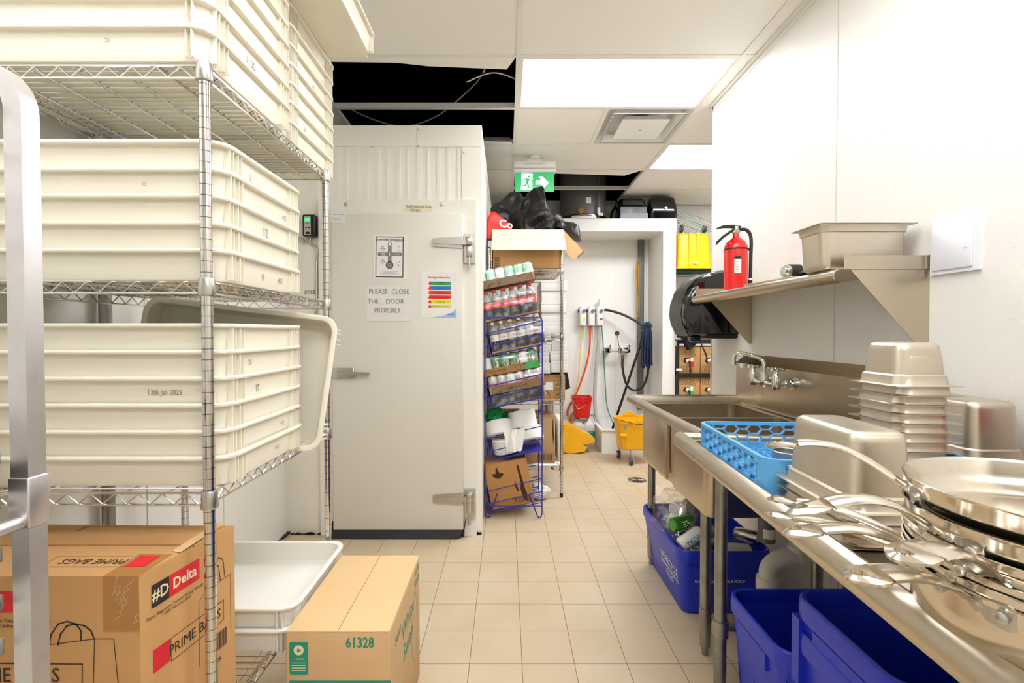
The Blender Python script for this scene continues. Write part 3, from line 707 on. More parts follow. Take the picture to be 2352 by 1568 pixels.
for k in range(3):
    flatbox('flat white takeaway carton just above the brown carton, %s of the left pile' % ('topmost', 'middle', 'lowest')[k], 1240, ys[k]+3, (1267, 1262, 1264)[k], ys[k+1]+3, 3.745, .5, 'white cartons in the left pile')
    flatbox('flat white takeaway carton just above the brown carton, %s of the right pile' % ('topmost', 'middle', 'lowest')[k], (1268, 1264, 1266)[k], ys[k], (1302, 1303, 1303)[k], ys[k+1], 3.735, .5, 'white cartons in the right pile')
a = at(1235, 920, 3.76); c = at(1300, 860, 3.76)
t = carton('cardboard_box', 'brown cardboard box with handling symbols on the far rack, under the white cartons', .42, .5, c.z-a.z, (c.x-.215, 4.02, a.z))
W2 = .21; 
m = MB(); fr = (0, -.2508, 0)
for (cx, cz, k) in ((.155, .125, 0), (.155, .045, 1)): m.outline((cx, -.2508, cz), E1, (0, 0, 1), [(-.032, -.032), (.032, -.032), (.032, .032), (-.032, .032)], .003); m.outline((cx, -.2508, cz), E1, (0, 0, 1), [(-.02, -.02), (.0, .02), (.022, -.012), (-.01, .005)], .003)
m.outline((.06, -.2508, .04), E1, (0, 0, 1), [(.03*math.cos(q*PI/8), .03*math.sin(q*PI/8)) for q in range(16)], .003); m.outline((.06, -.2508, .04), E1, (0, 0, 1), [(-.02, -.02), (.02, .02)], .003, False)
m.text('KEEP FROZEN\n-18 C', .012, (.15, -.2508, .185), E1, (0, 0, 1)); m.build('print', 'ink_brown', t)
m = MB().box(.045, .115, -.252, -.2505, .085, .145); m.build('shipping_label', 'paper', t)
b = MB(); p = [(1297, 3.8), (1303, 3.8)]
a = at(1297, 855, 3.8)
tag(MB().rings([[(a.x, 3.8, a.z), (a.x+.02, 3.8, a.z+.01), (a.x+.045, 3.8, a.z-.125), (a.x, 3.8, a.z-.14)], [(a.x, 4.1, a.z), (a.x+.02, 4.1, a.z+.01), (a.x+.045, 4.1, a.z-.125), (a.x, 4.1, a.z-.14)]], smooth=False).build('black_bag', 'bag_black'), 'folded black bag poking out beside the brown box on the far rack', 'plastic bag')
a = at(1216, 1070, 3.74); c = at(1277, 960, 3.74)
t = carton('cardboard_box', 'tall brown cardboard box with barcode on the lowest shelf of the far rack', .30, .32, c.z-a.z, (c.x-.155, 3.91, .245), m='card_tan')
m = MB()
for k in range(12): m.box(.02+k*.009, .02+k*.009+(.005 if k % 3 else .002), -.1615, -.1605, .03, .075)
m.outline((.078, -.1606, .052), E1, (0, 0, 1), [(-.065, -.03), (.065, -.03), (.065, .03), (-.065, .03)], .003); m.build('barcode', 'ink_brown', t)
MB().prism([(.13, .35), (.135, .36), (.14, .2), (.135, .15), (.128, .25)], 'y', -.1618, -.1608).build('stain', 'stain', t)
a = at(1279, 1070, 3.85); m = MB().rbox(a.x, a.x+.045, 3.8, 4.1, .245, .245+.34, .01)
tag(m.build('paper_pack', 'paper'), 'white pack of paper standing beside the tall brown box on the far rack', 'paper pack')
for (u, lab) in ((1247, 'left'), (1262, 'right')):
    a = at(u, 955, 4.0); m = MB(); m.rbox(a.x-.022, a.x+.018, 3.98, 4.2, .585, .70, .008)
    tag(m.build('white_container', 'white_plastic'), 'white container on the tall brown box, %s one of two' % lab, 'container', 'white containers on the tall box')
m = MB(); crumple(m, (.255, 3.62, .10), (.07, .05, .06), 9, .5, 3); crumple(m, (.20, 3.62, .07), (.06, .05, .06), 4, .5, 3)
MB()
m = MB(); crumple(m, (.25, 3.66, .06), (.075, .05, .055), 9, .5, 3); tag(m.build('crumpled_wrap', 'wrinkle_white'), 'crumpled pale plastic wrap on the floor under the far rack', 'plastic wrap')
# ================================================================ blue wire stand with sloping baskets
SX0, SX1, SY0, SY1, ST_ = -.150, .243, 3.28, 3.62, 1.387
stand = thing('wire_stand', 'blue wire merchandising stand with sloping baskets beside the walk-in cooler', 'display stand', ((SX0+SX1)/2, 3.45, 0))
for y in (SY0, SY1):
    m = MB(); r = .0045
    m.tube([(SX0, y, ST_+.03)]+[(SX0, y, z) for z in (1.2, .6, .03)]+[(SX0+.008, y, .009), (SX0+.018, y, .005), (SX0+.03, y, .012), (SX0+.085, y, .17)], r, 8)
    m.tube([(SX0, y, ST_), (SX1-.025, y, ST_-.004), (SX1-.006, y, ST_-.010), (SX1, y, ST_-.03), (SX1, y, .6), (SX1, y, .03), (SX1-.008, y, .009), (SX1-.018, y, .005), (SX1-.03, y, .012), (SX1-.085, y, .155)], r, 8)
    m.tube([(SX0, y, .085), (SX1, y, .085)], .0035, 6)
    m.build('side_frame', 'rack_blue', stand, True)
SL = math.tan(math.radians(11.2))
tiers = [Z_(815, 3.3), Z_(936, 3.3), Z_(1055, 3.3), Z_(1174, 3.3)]
BXL = -.108
for k, zb in enumerate(tiers):
    m = MB(); zr = zb+(SX1-BXL)*SL; r = .0035
    for y in (SY0, SY1): m.tube([(BXL, y, zb), (SX1, y, zr)], r, 6)
    for hgt, xo in ((.152, -.04), (.062, -.015)):
        zl = zb+hgt-.008
        for y in (SY0-.004, SY1+.004): m.tube([(SX0, y, zl), (SX1, y, zl+(SX1-SX0)*SL*1.2)], r, 6)
        m.tube([(BXL+xo+.008, SY0, zl+.008), (BXL+xo+.008, SY1, zl+.008)], r, 6)
    for y in (SY0, SY1): m.tube([(BXL-.036, y, zb+.15), (BXL, y, zb)], r, 6)
    for i in range(9): 
        y = SY0+(SY1-SY0)*(i+1)/10; m.tube([(BXL-.036, y, zb+.15), (BXL, y, zb), (SX1, y, zr)], .0018, 4)
    if k == 2: m.add([(BXL+.1, SY0, zb+.1*SL), (SX1, SY0, zr), (SX1, SY1, zr), (BXL+.1, SY1, zb+.1*SL)], [(0, 1, 2, 3)])
    m.build('basket', 'rack_blue', stand, True)
# ---- drink cases on the sloping baskets
TH = math.radians(-11.2)
def on_tier(k, dx, up, y=3.30):       # point above basket k: dx along the slope, up normal to it
    zb = tiers[k]; c, s = math.cos(-TH), math.sin(-TH)
    return (BXL+dx*c-up*s, y, zb+.006+dx*s+up*c)
_can = {}
def can_part(m, parent, x, y, z, txt=None, tm='print_red', ts=.03, tdir=0, h=.122, r=.033):
    mb = MB(); mb.lathe([(.026, 0), (r, .008), (r, h-.016), (.027, h-.003), (.026, h), (.024, h), (.0235, h-.004)], 18, (x, y, z))
    o = mb.build('can', m, parent)
    lid = MB().lathe([(.0265, h-.004), (.027, h), (.0245, h+.0005), (.024, h-.003)], 16, (x, y, z)); lid.build('can_lid', 'can_metal', o)
    if txt:
        vs, fs = textverts(txt, ts, 1, .025); rr = r+.0006; mb = MB()
        mb.add([(x+rr*math.sin(v.x/rr+tdir), y-rr*math.cos(v.x/rr+tdir), z+.065+v.y) for v in vs], fs); mb.build('print', tm, o)
    return o
def bottle_part(parent, x, y, z, cap, lab, txt, tdir=0, h=.21):
    mb = MB(); mb.lathe([(.024, 0), (.031, .006), (.032, .02), (.0305, .055), (.030, .10), (.0315, .125), (.029, .145), (.018, .17), (.0125, .182), (.0125, .193)], 16, (x, y, z))
    o = mb.build('bottle', 'cola', parent)
    MB().lathe([(.0330, .075), (.0330, .118)], 16, (x, y, z), False, False).build('bottle_label', lab, o)
    MB().lathe([(.0155, .188), (.0155, .204), (.013, .207)], 12, (x, y, z)).build('bottle_cap', cap, o)
    MB().lathe([(.0322, .127), (.0305, .146), (.0185, .171), (.0135, .183)], 16, (x, y, z), False, False).build('bottle_shoulder', 'pet_clear', o)
    if txt:
        vs, fs = textverts(txt, .017, 1, .02); rr = .0336; mb = MB()
        mb.add([(x+rr*math.sin(v.x/rr+tdir), y-rr*math.cos(v.x/rr+tdir), z+.096+v.y) for v in vs], fs); mb.build('print', 'print_white' if lab == 'label_red' else 'print_red', o)
def case(label, loc, kind, nx=6, ny=4, p=.0655, group='drink cases in the blue stand'):
    t = thing('drink_case', label, 'drink case', loc, (0, TH, 0), group); w, d = nx*p, ny*p
    if kind in ('coke', 'diet'):
        MB().box(-.004, w+.004, -.002, d, 0, .006).box(-.004, w+.004, -.003, -.001, 0, .012).build('tray', 'wood_print', t)
        for i in range(nx):
            for j in range(ny):
                bottle_part(t, (i+.5)*p, (j+.5)*p, .006, 'red_plastic' if kind == 'coke' else 'white_plastic', 'label_red' if kind == 'coke' else 'label_white', ('Coca-Cola' if kind == 'coke' else 'Coke') if j == 0 else None, ((i*37) % 5-2)*.35)
        H_ = .212
        film_mb = MB().loft([(w+.006, d+.006, .03, .001), (w+.006, d+.006, .035, .15), (w-.03, d-.03, .03, .20), (w-.06, d-.06, .03, .216)], 4, w/2, d/2, False, True); film_mb.build('shrink_wrap', 'film', t)
    else:
        tm = {'sprite': 'wood_print', 'ginger': 'card', 'dietcan': 'wood_print'}[kind]; hh = .056 if kind != 'ginger' else .05
        m = MB(); m.box(-.003, w+.003, -.003, d+.003, 0, .003); m.box(-.003, w+.003, -.003, -.001, 0, hh); m.box(-.003, w+.003, d+.001, d+.003, 0, hh); m.box(-.003, -.001, -.003, d+.003, 0, hh); m.box(w+.001, w+.003, -.003, d+.003, 0, hh)
        tr = m.build('tray', tm, t)
        for i in range(nx):
            for j in range(ny):
                back = (i == 2 and kind != 'ginger') or (i in (0, 4) and kind == 'ginger')
                cm = {'sprite': 'can_sprite', 'ginger': 'can_green', 'dietcan': 'can_silver'}[kind] if not back else 'can_white'
                tx = {'sprite': 'Sprite', 'ginger': 'CANADA\nDRY', 'dietcan': 'Coke'}[kind]; td = ((i*31+1) % 5-2)*.25
                if kind == 'ginger' and not back and j == 0: 
                    o = can_part(cm, t, (i+.5)*p, (j+.5)*p, .004, None)
                    rr = .0334; mb = MB(); n = 14
                    pts = [(.019*math.cos(2*PI*q/n), .068+.024*math.sin(2*PI*q/n)) for q in range(n)]
                    mb.add([((i+.5)*p+rr*math.sin(a/rr+td), (j+.5)*p-rr*math.cos(a/rr+td), .004+b) for a, b in pts], [tuple(range(n))]); mb.build('emblem', 'masking', o)
                    vs, fs = textverts(tx, .010, 1, .02); rr = .0342; mb = MB()
                    mb.add([((i+.5)*p+rr*math.sin(v.x/rr+td), (j+.5)*p-rr*math.cos(v.x/rr+td), .004+.068+v.y) for v in vs], fs); mb.build('print', 'print_red', o)
                else:
                    can_part(cm, t, (i+.5)*p, (j+.5)*p, .004, tx if (j == 0 and not back) else None, 'print_red' if kind != 'sprite' else 'print_white', .040 if kind != 'sprite' else .034, td)
        m = MB(); EW = (w*.5, -.0036, hh*.5)
        if kind == 'ginger':
            MB().prism([(w*.74, .002), (w, .002), (w, hh-.002), (w*.78, hh-.002)], 'y', -.0042, -.0032).build('printed_panel', 'p_green', tr)
            m.text('ASSEMBLED IN CANADA', .009, (w*.2, -.0036, hh*.6), E1, (0, 0, 1)); m.outline((w*.63, -.0036, hh*.5), E1, (0, 0, 1), [(.018*math.cos(a), .018*math.sin(a)) for a in [q*PI/6 for q in range(12)]], .002)
        else: m.text('Coca-Cola', .036, EW, E1, (0, 0, 1), 1, -.005)
        m.build('print', 'ink_grey' if kind == 'sprite' else 'ink_brown', tr)
        MB().loft([(w+.006, d+.006, .01, .001), (w+.006, d+.006, .03, .11), (w-.02, d-.02, .02, .129)], 4, w/2, d/2, False, True).build('shrink_wrap', 'film', t)
    return t
case('shrink-wrapped case of brown cola bottles with white labels, in the top blue basket', on_tier(0, .014, 0), 'diet', p=.0625)
case('shrink-wrapped case of cola bottles with red caps and red labels, above the white-labelled ones', on_tier(0, .010, .222), 'coke', p=.0620)
case('case of pale green cans on a printed tray, highest in the blue stand', on_tier(0, .004, .446), 'sprite', p=.0655)
t = thing('wrapped_pack', 'flat dark tray pack in shiny clear wrap at the bottom of the second blue basket', 'wrapped pack', on_tier(1, .006, 0), (0, TH, 0))
MB().rbox(0, .375, .01, .28, 0, .07, .008).build('pack', 'black_plastic', t); MB().loft([(.39, .29, .02, 0), (.40, .29, .03, .04), (.39, .285, .03, .076)], 4, .19, .145, False, True).build('plastic_wrap', 'film_bag', t)
case('case of silver diet cola cans with red lettering, in the second blue basket', on_tier(1, .012, .078), 'dietcan', p=.0645)
case('case of green ginger ale cans on a brown tray, topmost in the second blue basket', on_tier(1, -.006, .208), 'ginger', nx=6, p=.0645)
# ---- toilet rolls
def jumbo(label, k, dx, up, y, r, h, tilt=0):
    t = thing('toilet_roll', label, 'toilet roll', on_tier(k, dx, up, y), (tilt, TH, 0), 'jumbo toilet rolls in the blue stand')
    m = MB(); m.rings([[(q*math.cos(2*PI*i/40), q*math.sin(2*PI*i/40), z) for i in range(40)] for q, z in ((.036, 0), (r-.004, 0), (r, .004), (r, h-.004), (r-.004, h), (.036, h))], closed=True); m.build('paper', 'tissue', t)
    m = MB(); m.rings([[(q*math.cos(2*PI*i/24), q*math.sin(2*PI*i/24), z) for i in range(24)] for q, z in ((.033, .001), (.0362, .001), (.0362, h-.001), (.033, h-.001))], closed=True); m.build('core', 'card', t)
    return t
r1 = jumbo('jumbo toilet roll lying flat at the lower left of the third blue basket', 2, .115, .004, 3.40, .096, .098)
jumbo('jumbo toilet roll leaning on the lower left roll, its core hole facing down', 2, .085, .125, 3.41, .098, .098, -.38)
r2 = jumbo('jumbo toilet roll lower right in the third blue basket, sticking out past the post', 2, .300, .040, 3.42, .092, .095, -.42)
jumbo('jumbo toilet roll on the lower right roll, highest and biggest of the four', 2, .265, .135, 3.48, .10, .12, -.22)
def hang(mb, x0, x1, z0, z1, y, seed):
    n, k = 8, 8; vs = []
    for j in range(k+1):
        for i in range(n+1):
            f = i/n; g = j/k; vs.append((x0+(x1-x0)*f+(.02*g*(1 if seed % 2 else -1)), y-.012*math.sin(f*9+seed)-.006*g, z0+(z1-z0)*g+(.006*math.sin(i*2.3+seed) if j == k else 0)))
    mb.add(vs, [(j*(n+1)+i, j*(n+1)+i+1, (j+1)*(n+1)+i+1, (j+1)*(n+1)+i) for j in range(k) for i in range(n)], True)
m = MB(); hang(m, -.02, .045, Z_(990, 3.27), Z_(1036, 3.27), 3.262, 1); m.build('loose_sheet', 'tissue', r1, True)
m = MB(); hang(m, .035, .125, Z_(985, 3.27), Z_(1034, 3.27), 3.258, 2); m.build('loose_sheet', 'tissue', r2, True)
m = MB(); crumple(m, (-.085, 3.50, Z_(958, 3.5)), (.06, .06, .075), 2, .6, 3); crumple(m, (.02, 3.52, Z_(962, 3.5)), (.08, .05, .045), 6, .7, 3)
tag(m.build('green_plastic_bag', 'green_bag'), 'crumpled green plastic bag tucked behind the toilet rolls', 'plastic bag')
# stained carton in the lowest basket
t = thing('cardboard_box', 'dark-stained brown cardboard box leaning in the lowest basket of the blue stand', 'cardboard box', on_tier(3, .006, 0, 3.30), (0, TH, 0))
MB().rbox(0, .30, 0, .28, 0, .315, .004).build('body', 'card_stain', t)
m = MB(); random.seed(4); pts = [(.048+.0022*i, .233-(.020*math.sin(PI*i/36)+(.010 if i % 2 else 0)*math.sin(PI*i/36))) for i in range(37)]+[(.127-.0022*i, .236+.012*math.sin(PI*i/36)+(.045 if 13 < i < 24 else 0)*(1-abs(i-19)/6)+(.012*random.random() if i % 2 else 0)) for i in range(37)]
m.prism(pts, 'y', -.0012, -.0004)
m.build('stain', 'stain', t)
m = MB(); m.prism([(.235, .03), (.255, .02), (.262, .07), (.255, .10), (.25, .16), (.24, .27), (.232, .285), (.226, .27), (.232, .15), (.222, .11), (.228, .07)], 'y', -.0012, -.0004); m.build('stain', 'stain', t)
m = MB(); m.prism([(.20, .10), (.21, .09), (.208, .12), (.2, .15), (.195, .18), (.19, .13)], 'y', -.0012, -.0004); m.build('stain', 'stain', t)
m = MB(); m.outline((.215, -.0008, .035), E1, (0, 0, 1), [(-.06, -.016), (.06, -.016), (.06, .016), (-.06, .016)], .003)
for k in range(14): m.rect((.165+k*.0075, -.0008, .024), E1, (0, 0, 1), 0, .004 if k % 3 else .0018, 0, .022)
m.build('barcode', 'ink', t)
m = MB(); m.rbox(-.08, .19, 3.75, 4.0, 0, 0, .01) if 0 else None
# dark cartons stored on the rack behind the stand
for (x0, x1, z0, z1, y, lb, mm) in ((-.11, .17, 1.261, 1.56, 3.80, 'brown cardboard box in shadow behind the cola bottles', 'card'), (-.11, .14, .754, 1.10, 3.80, 'brown cardboard box marked with an arrow behind the ginger ale cans', 'card'), (-.11, .11, .245, .62, 3.80, 'dark brown cardboard box in shadow behind the toilet rolls', 'card_stain')):
    t = carton('cardboard_box', lb, x1-x0, .34, z1-z0, ((x0+x1)/2, y+.17, z0), m=mm)
    MB().prism([(-.02, (z1-z0)*.75), (.02, (z1-z0)*.75), (0, (z1-z0)*.75+.02)], 'y', -.172, -.171).build('print', 'ink', t)
# ================================================================ mop alcove
YW = YB
# water heater on the platform
hc = (.86, 5.445)
t = thing('water_heater', 'large dark grey round water heater standing on the alcove top', 'water heater', (hc[0], hc[1], ZP))
m = MB(); m.lathe([(.262, .0), (.265, .005), (.265, .055), (.26, .06)], 48, (*hc, ZP)); m.build('base_pan', 'black_gloss', t, True)
m = MB(); m.lathe([(.255, .06), (.255, 1.3), (.2, 1.33)], 48, (*hc, ZP)); m.build('tank', 'heater', t, True)
def on_cyl(c, r, ang, z): return (c[0]+r*math.sin(ang), c[1]-r*math.cos(ang), z)
def cyl_patch(mb, c, r, a0, a1, z0, z1, n=10):
    vs = [on_cyl(c, r, a0+(a1-a0)*i/n, z) for z in (z0, z1) for i in range(n+1)]
    mb.add(vs, [(i, i+1, n+2+i, n+1+i) for i in range(n)], True); return mb
cyl_patch(MB(), hc, .2665, -.62, .42, ZP+.010, ZP+.045).build('base_label', 'sticker', t, True)
cyl_patch(MB(), hc, .2672, -.5, .2, ZP+.033, ZP+.043).build('base_label_band', 'print_red', t, True)
m = MB()
for a0, a1, z0, z1 in ((-.40, -.12, .14, .145), (-.40, -.12, .375, .38), (-.40, -.385, .14, .38), (-.135, -.12, .14, .38)): cyl_patch(m, hc, .2565, a0, a1, ZP+z0, ZP+z1, 4)
cyl_patch(m, hc, .258, -.385, -.135, ZP+.145, ZP+.375, 4); m.build('access_panel', 'heater', t, True)
cyl_patch(MB(), hc, .2565, -.03, .19, ZP+.17, ZP+.235, 5).build('rating_label', 'sticker', t, True)
m = MB(); m.tube([on_cyl(hc, .255, -.22, ZP+.085), on_cyl(hc, .29, -.22, ZP+.085)], .03, 14); m.tube([on_cyl(hc, .29, -.22, ZP+.085), on_cyl(hc, .31, -.22, ZP+.080)], .012, 10); m.build('drain_valve', 'brass', t, True)
px, py = hc[0]+.13, hc[1]-.262
t = MB().tube(spline([(px, py, 3.6), (px, py, ZP+.13), (px+.001, py, ZP+.11)], 6), .011, 10)
pp = thing('relief_pipe', 'thin grey relief pipe with a white elbow in front of the water heater', 'pipe', (px, py, ZP)); t.build('pipe', 'pvc_grey', pp, True)
MB().tube(spline([(px, py, ZP+.12), (px, py, ZP+.065), (px+.01, py, ZP+.05), (px+.045, py-.01, ZP+.045)], 5), .017, 10).build('elbow', 'white_plastic', pp, True)
tag(MB().tube(spline([(1.28, 5.6, 2.80), (1.24, 5.45, 2.72), (1.16, 5.3, 2.60), (1.14, 5.27, ZP+.02)], 8), .014, 8).build('black_cable', 'black_gloss'), 'thick black cable hanging from the ceiling hole beside the water heater', 'cable')
# two spare dispensers lying on the platform
a = at(1416, 503, 5.2); c = at(1489, 453, 5.2)
t = thing('spare_dispenser', 'black dispenser with a ribbed slot lying on the alcove top, left one', 'towel dispenser', ((a.x+c.x)/2, 5.32, ZP)); x0, x1 = a.x+.01, c.x
m = MB(); m.loft([(x1-x0, .24, .02, ZP), (x1-x0, .24, .03, ZP+.03), (x1-x0-.03, .22, .03, ZP+.14), (x1-x0-.05, .20, .04, ZP+.215), (x1-x0-.10, .16, .03, ZP+.235)], 4, (x0+x1)/2, 5.32); m.build('cover', 'black_gloss', t, True)
m = MB(); m.rbox(x0+.055, x1-.05, 5.195, 5.24, ZP+.155, ZP+.21, .008); m.build('slot', 'black_matte', t, True)
m = MB(); m.box(x0+.03, x1-.02, 5.185, 5.23, ZP+.065, ZP+.13); m.build('ribbed_panel', 'black_plastic', t, True)
m = MB(); m.box(x0+.03, x1-.01, 5.178, 5.22, ZP+.005, ZP+.062); m.build('front_panel', 'black_worn', t, True)
a = at(1492, 503, 5.2); c = at(1557, 448, 5.2); x0, x1 = a.x, c.x
t = thing('spare_dispenser', 'rounded glossy black dispenser on the alcove top, right one', 'towel dispenser', ((a.x+c.x)/2, 5.32, ZP))
m = MB(); m.loft([(x1-x0-.02, .22, .03, ZP), (x1-x0, .24, .04, ZP+.015), (x1-x0-.004, .235, .05, ZP+.16), (x1-x0-.03, .20, .06, ZP+.235), (x1-x0-.09, .14, .05, ZP+.258)], 6, (x0+x1)/2, 5.31); m.build('cover', 'black_gloss', t, True)
m = MB(); m.tube([((x0+x1)/2+.02, 5.195, ZP+.12), ((x0+x1)/2+.02, 5.18, ZP+.12)], .016, 14); m.build('lock', 'galv', t, True)
# chemical dispensers
cb = [(1331, 1347), (1351, 1367), (1370, 1387)]
for k, (u0, u1) in enumerate(cb):
    x0, x1 = X_(u0, 5.62), X_(u1, 5.62); z0, z1 = Z_(748, 5.62), Z_(703, 5.62)
    t = thing('chemical_dispenser', ('white soap dispenser with yellow mark, leftmost of three above the mop sink', 'white soap dispenser with white mark, middle of three above the mop sink', 'white soap dispenser with green mark and a small cap, rightmost of three')[k], 'chemical dispenser', ((x0+x1)/2, YW-.05, z0), 0, 'wall soap dispensers')
    m = MB(); m.loft([(x1-x0-.01, .08, .015, z0), (x1-x0, .1, .02, z0+.012), (x1-x0, .1, .02, z0+.20), (x1-x0-.015, .08, .02, z1)], 4, (x0+x1)/2, YW-.055); m.build('housing', 'white_plastic', t, True)
    cx = (x0+x1)/2+.012
    m = MB(); m.tube([(cx, YW-.10, z1-.055), (cx, YW-.125, z1-.055)], .02, 16); m.build('dial', 'ink_grey', t, True)
    m = MB(); m.tube([(cx, YW-.105, z0+.08), (cx, YW-.108, z0+.08)], .016, 14); m.build('mark', ('p_yellow', 'paper', 'print_green')[k], t, True)
    m = MB(); m.tube([(x0, YW-.06, z1-.05), (x0-.012, YW-.06, z1-.05)], .015, 12); m.build('side_button', 'ink', t, True)
    if k == 2: MB().tube([(cx-.01, YW-.06, z1-.005), (cx-.01, YW-.06, z1+.08)], .018, 12).build('vacuum_breaker', 'white_plastic', t, True)
    if k < 2: 
        m = MB(); m.tube([(cx+.01, YW-.07, z0+.005), (cx+.01, YW-.07, z0-.16)], .010, 8); m.build('spout_tube', 'jug', t, True)
def hose(name, label, m, pts, r, n=8): return tag(MB().tube(spline(pts, n), r, 8).build(name, m), label, 'hose')
hose('yellow_tube', 'thin pale yellow tube running down the alcove wall', 'yellow_hose', [at(1339, 748, 5.66), at(1333, 810, 5.66), at(1330, 850, 5.66), at(1322, 905, 5.66), at(1308, 940, 5.6), at(1306, 985, 5.5)], .007)
hose('orange_tube', 'thin orange-red tube hanging from the middle soap dispenser', 'orange_hose', [at(1356, 748, 5.66), at(1354, 800, 5.66), at(1345, 845, 5.66), at(1325, 900, 5.66), at(1304, 940, 5.6), at(1303, 962, 5.5)], .010)
hose('orange_tube', 'short orange-red tube looping into the jugs below the red bucket', 'orange_hose', [at(1309, 980, 5.45), at(1311, 955, 5.45), at(1318, 948, 5.45), at(1325, 952, 5.45)], .009)
hose('grey_hose', 'wide light grey hose falling from the right soap dispenser into the mop sink', 'grey_hose', [at(1377, 748, 5.66), at(1376, 775, 5.65), at(1367, 880, 5.6), at(1368, 945, 5.55), at(1381, 984, 5.4), (X_(1383, 5.35), 5.3, .12)], .020)
hose('teal_tube', 'thin green tube running down the wall into the mop sink', 'teal_hose', [at(1382, 748, 5.66), at(1386, 800, 5.67), at(1390, 880, 5.67), at(1395, 935, 5.66), at(1410, 975, 5.55), at(1416, 990, 5.4)], .007)
hose('teal_tube', 'short green tube beside the jugs under the red bucket', 'teal_hose', [at(1355, 955, 5.45), at(1362, 952, 5.45), at(1366, 965, 5.45)], .007)
hose('black_hose', 'black rubber hose linking the soap dispensers to the pole', 'rubber', [at(1388, 712, 5.62), at(1400, 713, 5.6), at(1430, 722, 5.55), at(1462, 738, 5.5), at(1479, 752, 5.45)], .014)
tap = thing('mop_sink_faucet', 'chrome two-handle wall faucet with a support rod above the mop sink', 'faucet', (X_(1420, 5.6), 5.66, Z_(806, 5.6)))
m = MB(); yt = 5.58; zc = Z_(805, yt); xa, xb, xc = X_(1400, yt), X_(1424, yt), X_(1443, yt)
m.tube([(xa, yt, zc), (xb, yt, zc), (xc, yt, zc)], .014, 10)
for x in (xa, xc): m.tube([(x, yt, zc), (x, YW, zc)], .026, 12); m.tube([(x-.02, yt, zc+.005), (x-.02, YW, zc+.005)], .034, 14)
m.rings([[(xb+.025*math.cos(a), yt-.0+.03*math.sin(a), zc+z) for a in [q*PI/6 for q in range(12)]] for z in (-.03, .03)]); m.tube([(xb+.01, yt, zc), (xb+.022, yt-.04, zc-.06)], .013, 10)
m.build('body', 'chrome', tap, True)
for x in (xa, xc):
    h = MB(); x += .005; h.tube([(x, yt, zc+.01), (x, yt, zc+.06)], .013, 10); h.tube([(x-.035, yt, zc+.068), (x+.035, yt, zc+.068)], .006, 8); h.tube([(x, yt-.035, zc+.068), (x, yt+.035, zc+.068)], .006, 8); h.build('handle', 'chrome', tap, True)
MB().tube([(xb, yt+.02, zc+.02), (X_(1418, 5.7), YW-.01, Z_(768, 5.7))], .005, 8).build('support_rod', 'chrome', tap, True)
MB().tube([(X_(1418, 5.7), YW-.012, Z_(765, 5.7)), (X_(1418, 5.7), YW, Z_(765, 5.7))], .028, 14).build('rod_flange', 'chrome', tap, True)
MB().tube([(xb+.02, yt-.035, zc-.05), (xb+.022, yt-.04, zc-.10)], .016, 10).build('coupling', 'brass', tap, True)
hose('black_hose', 'black rubber hose looping from the mop sink faucet up behind the mop', 'rubber', [(xb+.022, yt-.04, zc-.10), at(1430, 845, 5.5), at(1438, 880, 5.48), at(1455, 896, 5.45), at(1475, 889, 5.42), at(1486, 865, 5.4), at(1489, 840, 5.4)], .014, 10)
tag(MB().rbox(X_(1465, 5.66), X_(1479, 5.66), 5.655, 5.695, Z_(941, 5.66), Z_(549, 5.66), .008).build('grey_pole', 'pvc_grey'), 'tall grey square pole standing against the alcove back wall', 'pole')
t = thing('wall_switch', 'white wall box behind the grey pole', 'wall box', (X_(1470, 5.7), YW, Z_(592, 5.7)))
MB().rbox(X_(1461, 5.7), X_(1482, 5.7), YW-.012, YW-.001, Z_(603, 5.7), Z_(583, 5.7), .004).build('plate', 'white_plastic', t, True)
hose('gold_strap', 'golden strap hanging beside the grey pole', 'gold', [at(1467, 592, 5.62), at(1461, 620, 5.62), at(1463, 660, 5.62), at(1465, 700, 5.62), at(1464, 722, 5.62), at(1468, 722, 5.62), at(1467, 660, 5.62), at(1466, 605, 5.62)], .006)
# mop
mop = thing('mop', 'dark blue string mop with a black handle leaning in the alcove, head up', 'mop', (X_(1405, 5.3), 5.3, .05))
MB().tube([at(1407, 984, 5.28), at(1474, 782, 5.34)], .014, 10).build('handle', 'black_plastic', mop, True)
m = MB(); m.rings([[(p.x, p.y, p.z) for p in [at(u, v, y) for u, v, y in q]] for q in (((1470, 785, 5.32), (1478, 785, 5.32), (1478, 785, 5.38), (1470, 785, 5.38)), ((1474, 760, 5.32), (1486, 756, 5.32), (1486, 756, 5.38), (1474, 760, 5.38)))], smooth=False)
m.build('clamp', 'black_matte', mop, True)
m = MB(); N = 11
for i in range(N):
    f = i/(N-1); u1 = 1473+24*f; random.seed(i)
    m.tube(spline([at(1478+4*f, 752, 5.36), at(1483+8*f, 745+4*abs(f-.4), 5.33), at(1476+20*f, 775, 5.29+.05*((i*7) % 3)), at(1474+22*f, 815, 5.30+.05*((i*5) % 3)), at(u1+random.uniform(-1, 1), 838+random.uniform(-4, 8), 5.31+.04*((i*5) % 3))], 4), .0115, 6)
o = m.build('mop_strings', 'mop', mop, True)
m = MB(); m.tube(spline([at(1475, 757, 5.33), at(1481, 747, 5.32), at(1489, 744, 5.32), at(1494, 753, 5.32)], 5), .026, 8); m.build('mop_band', 'mop_top', mop, True)
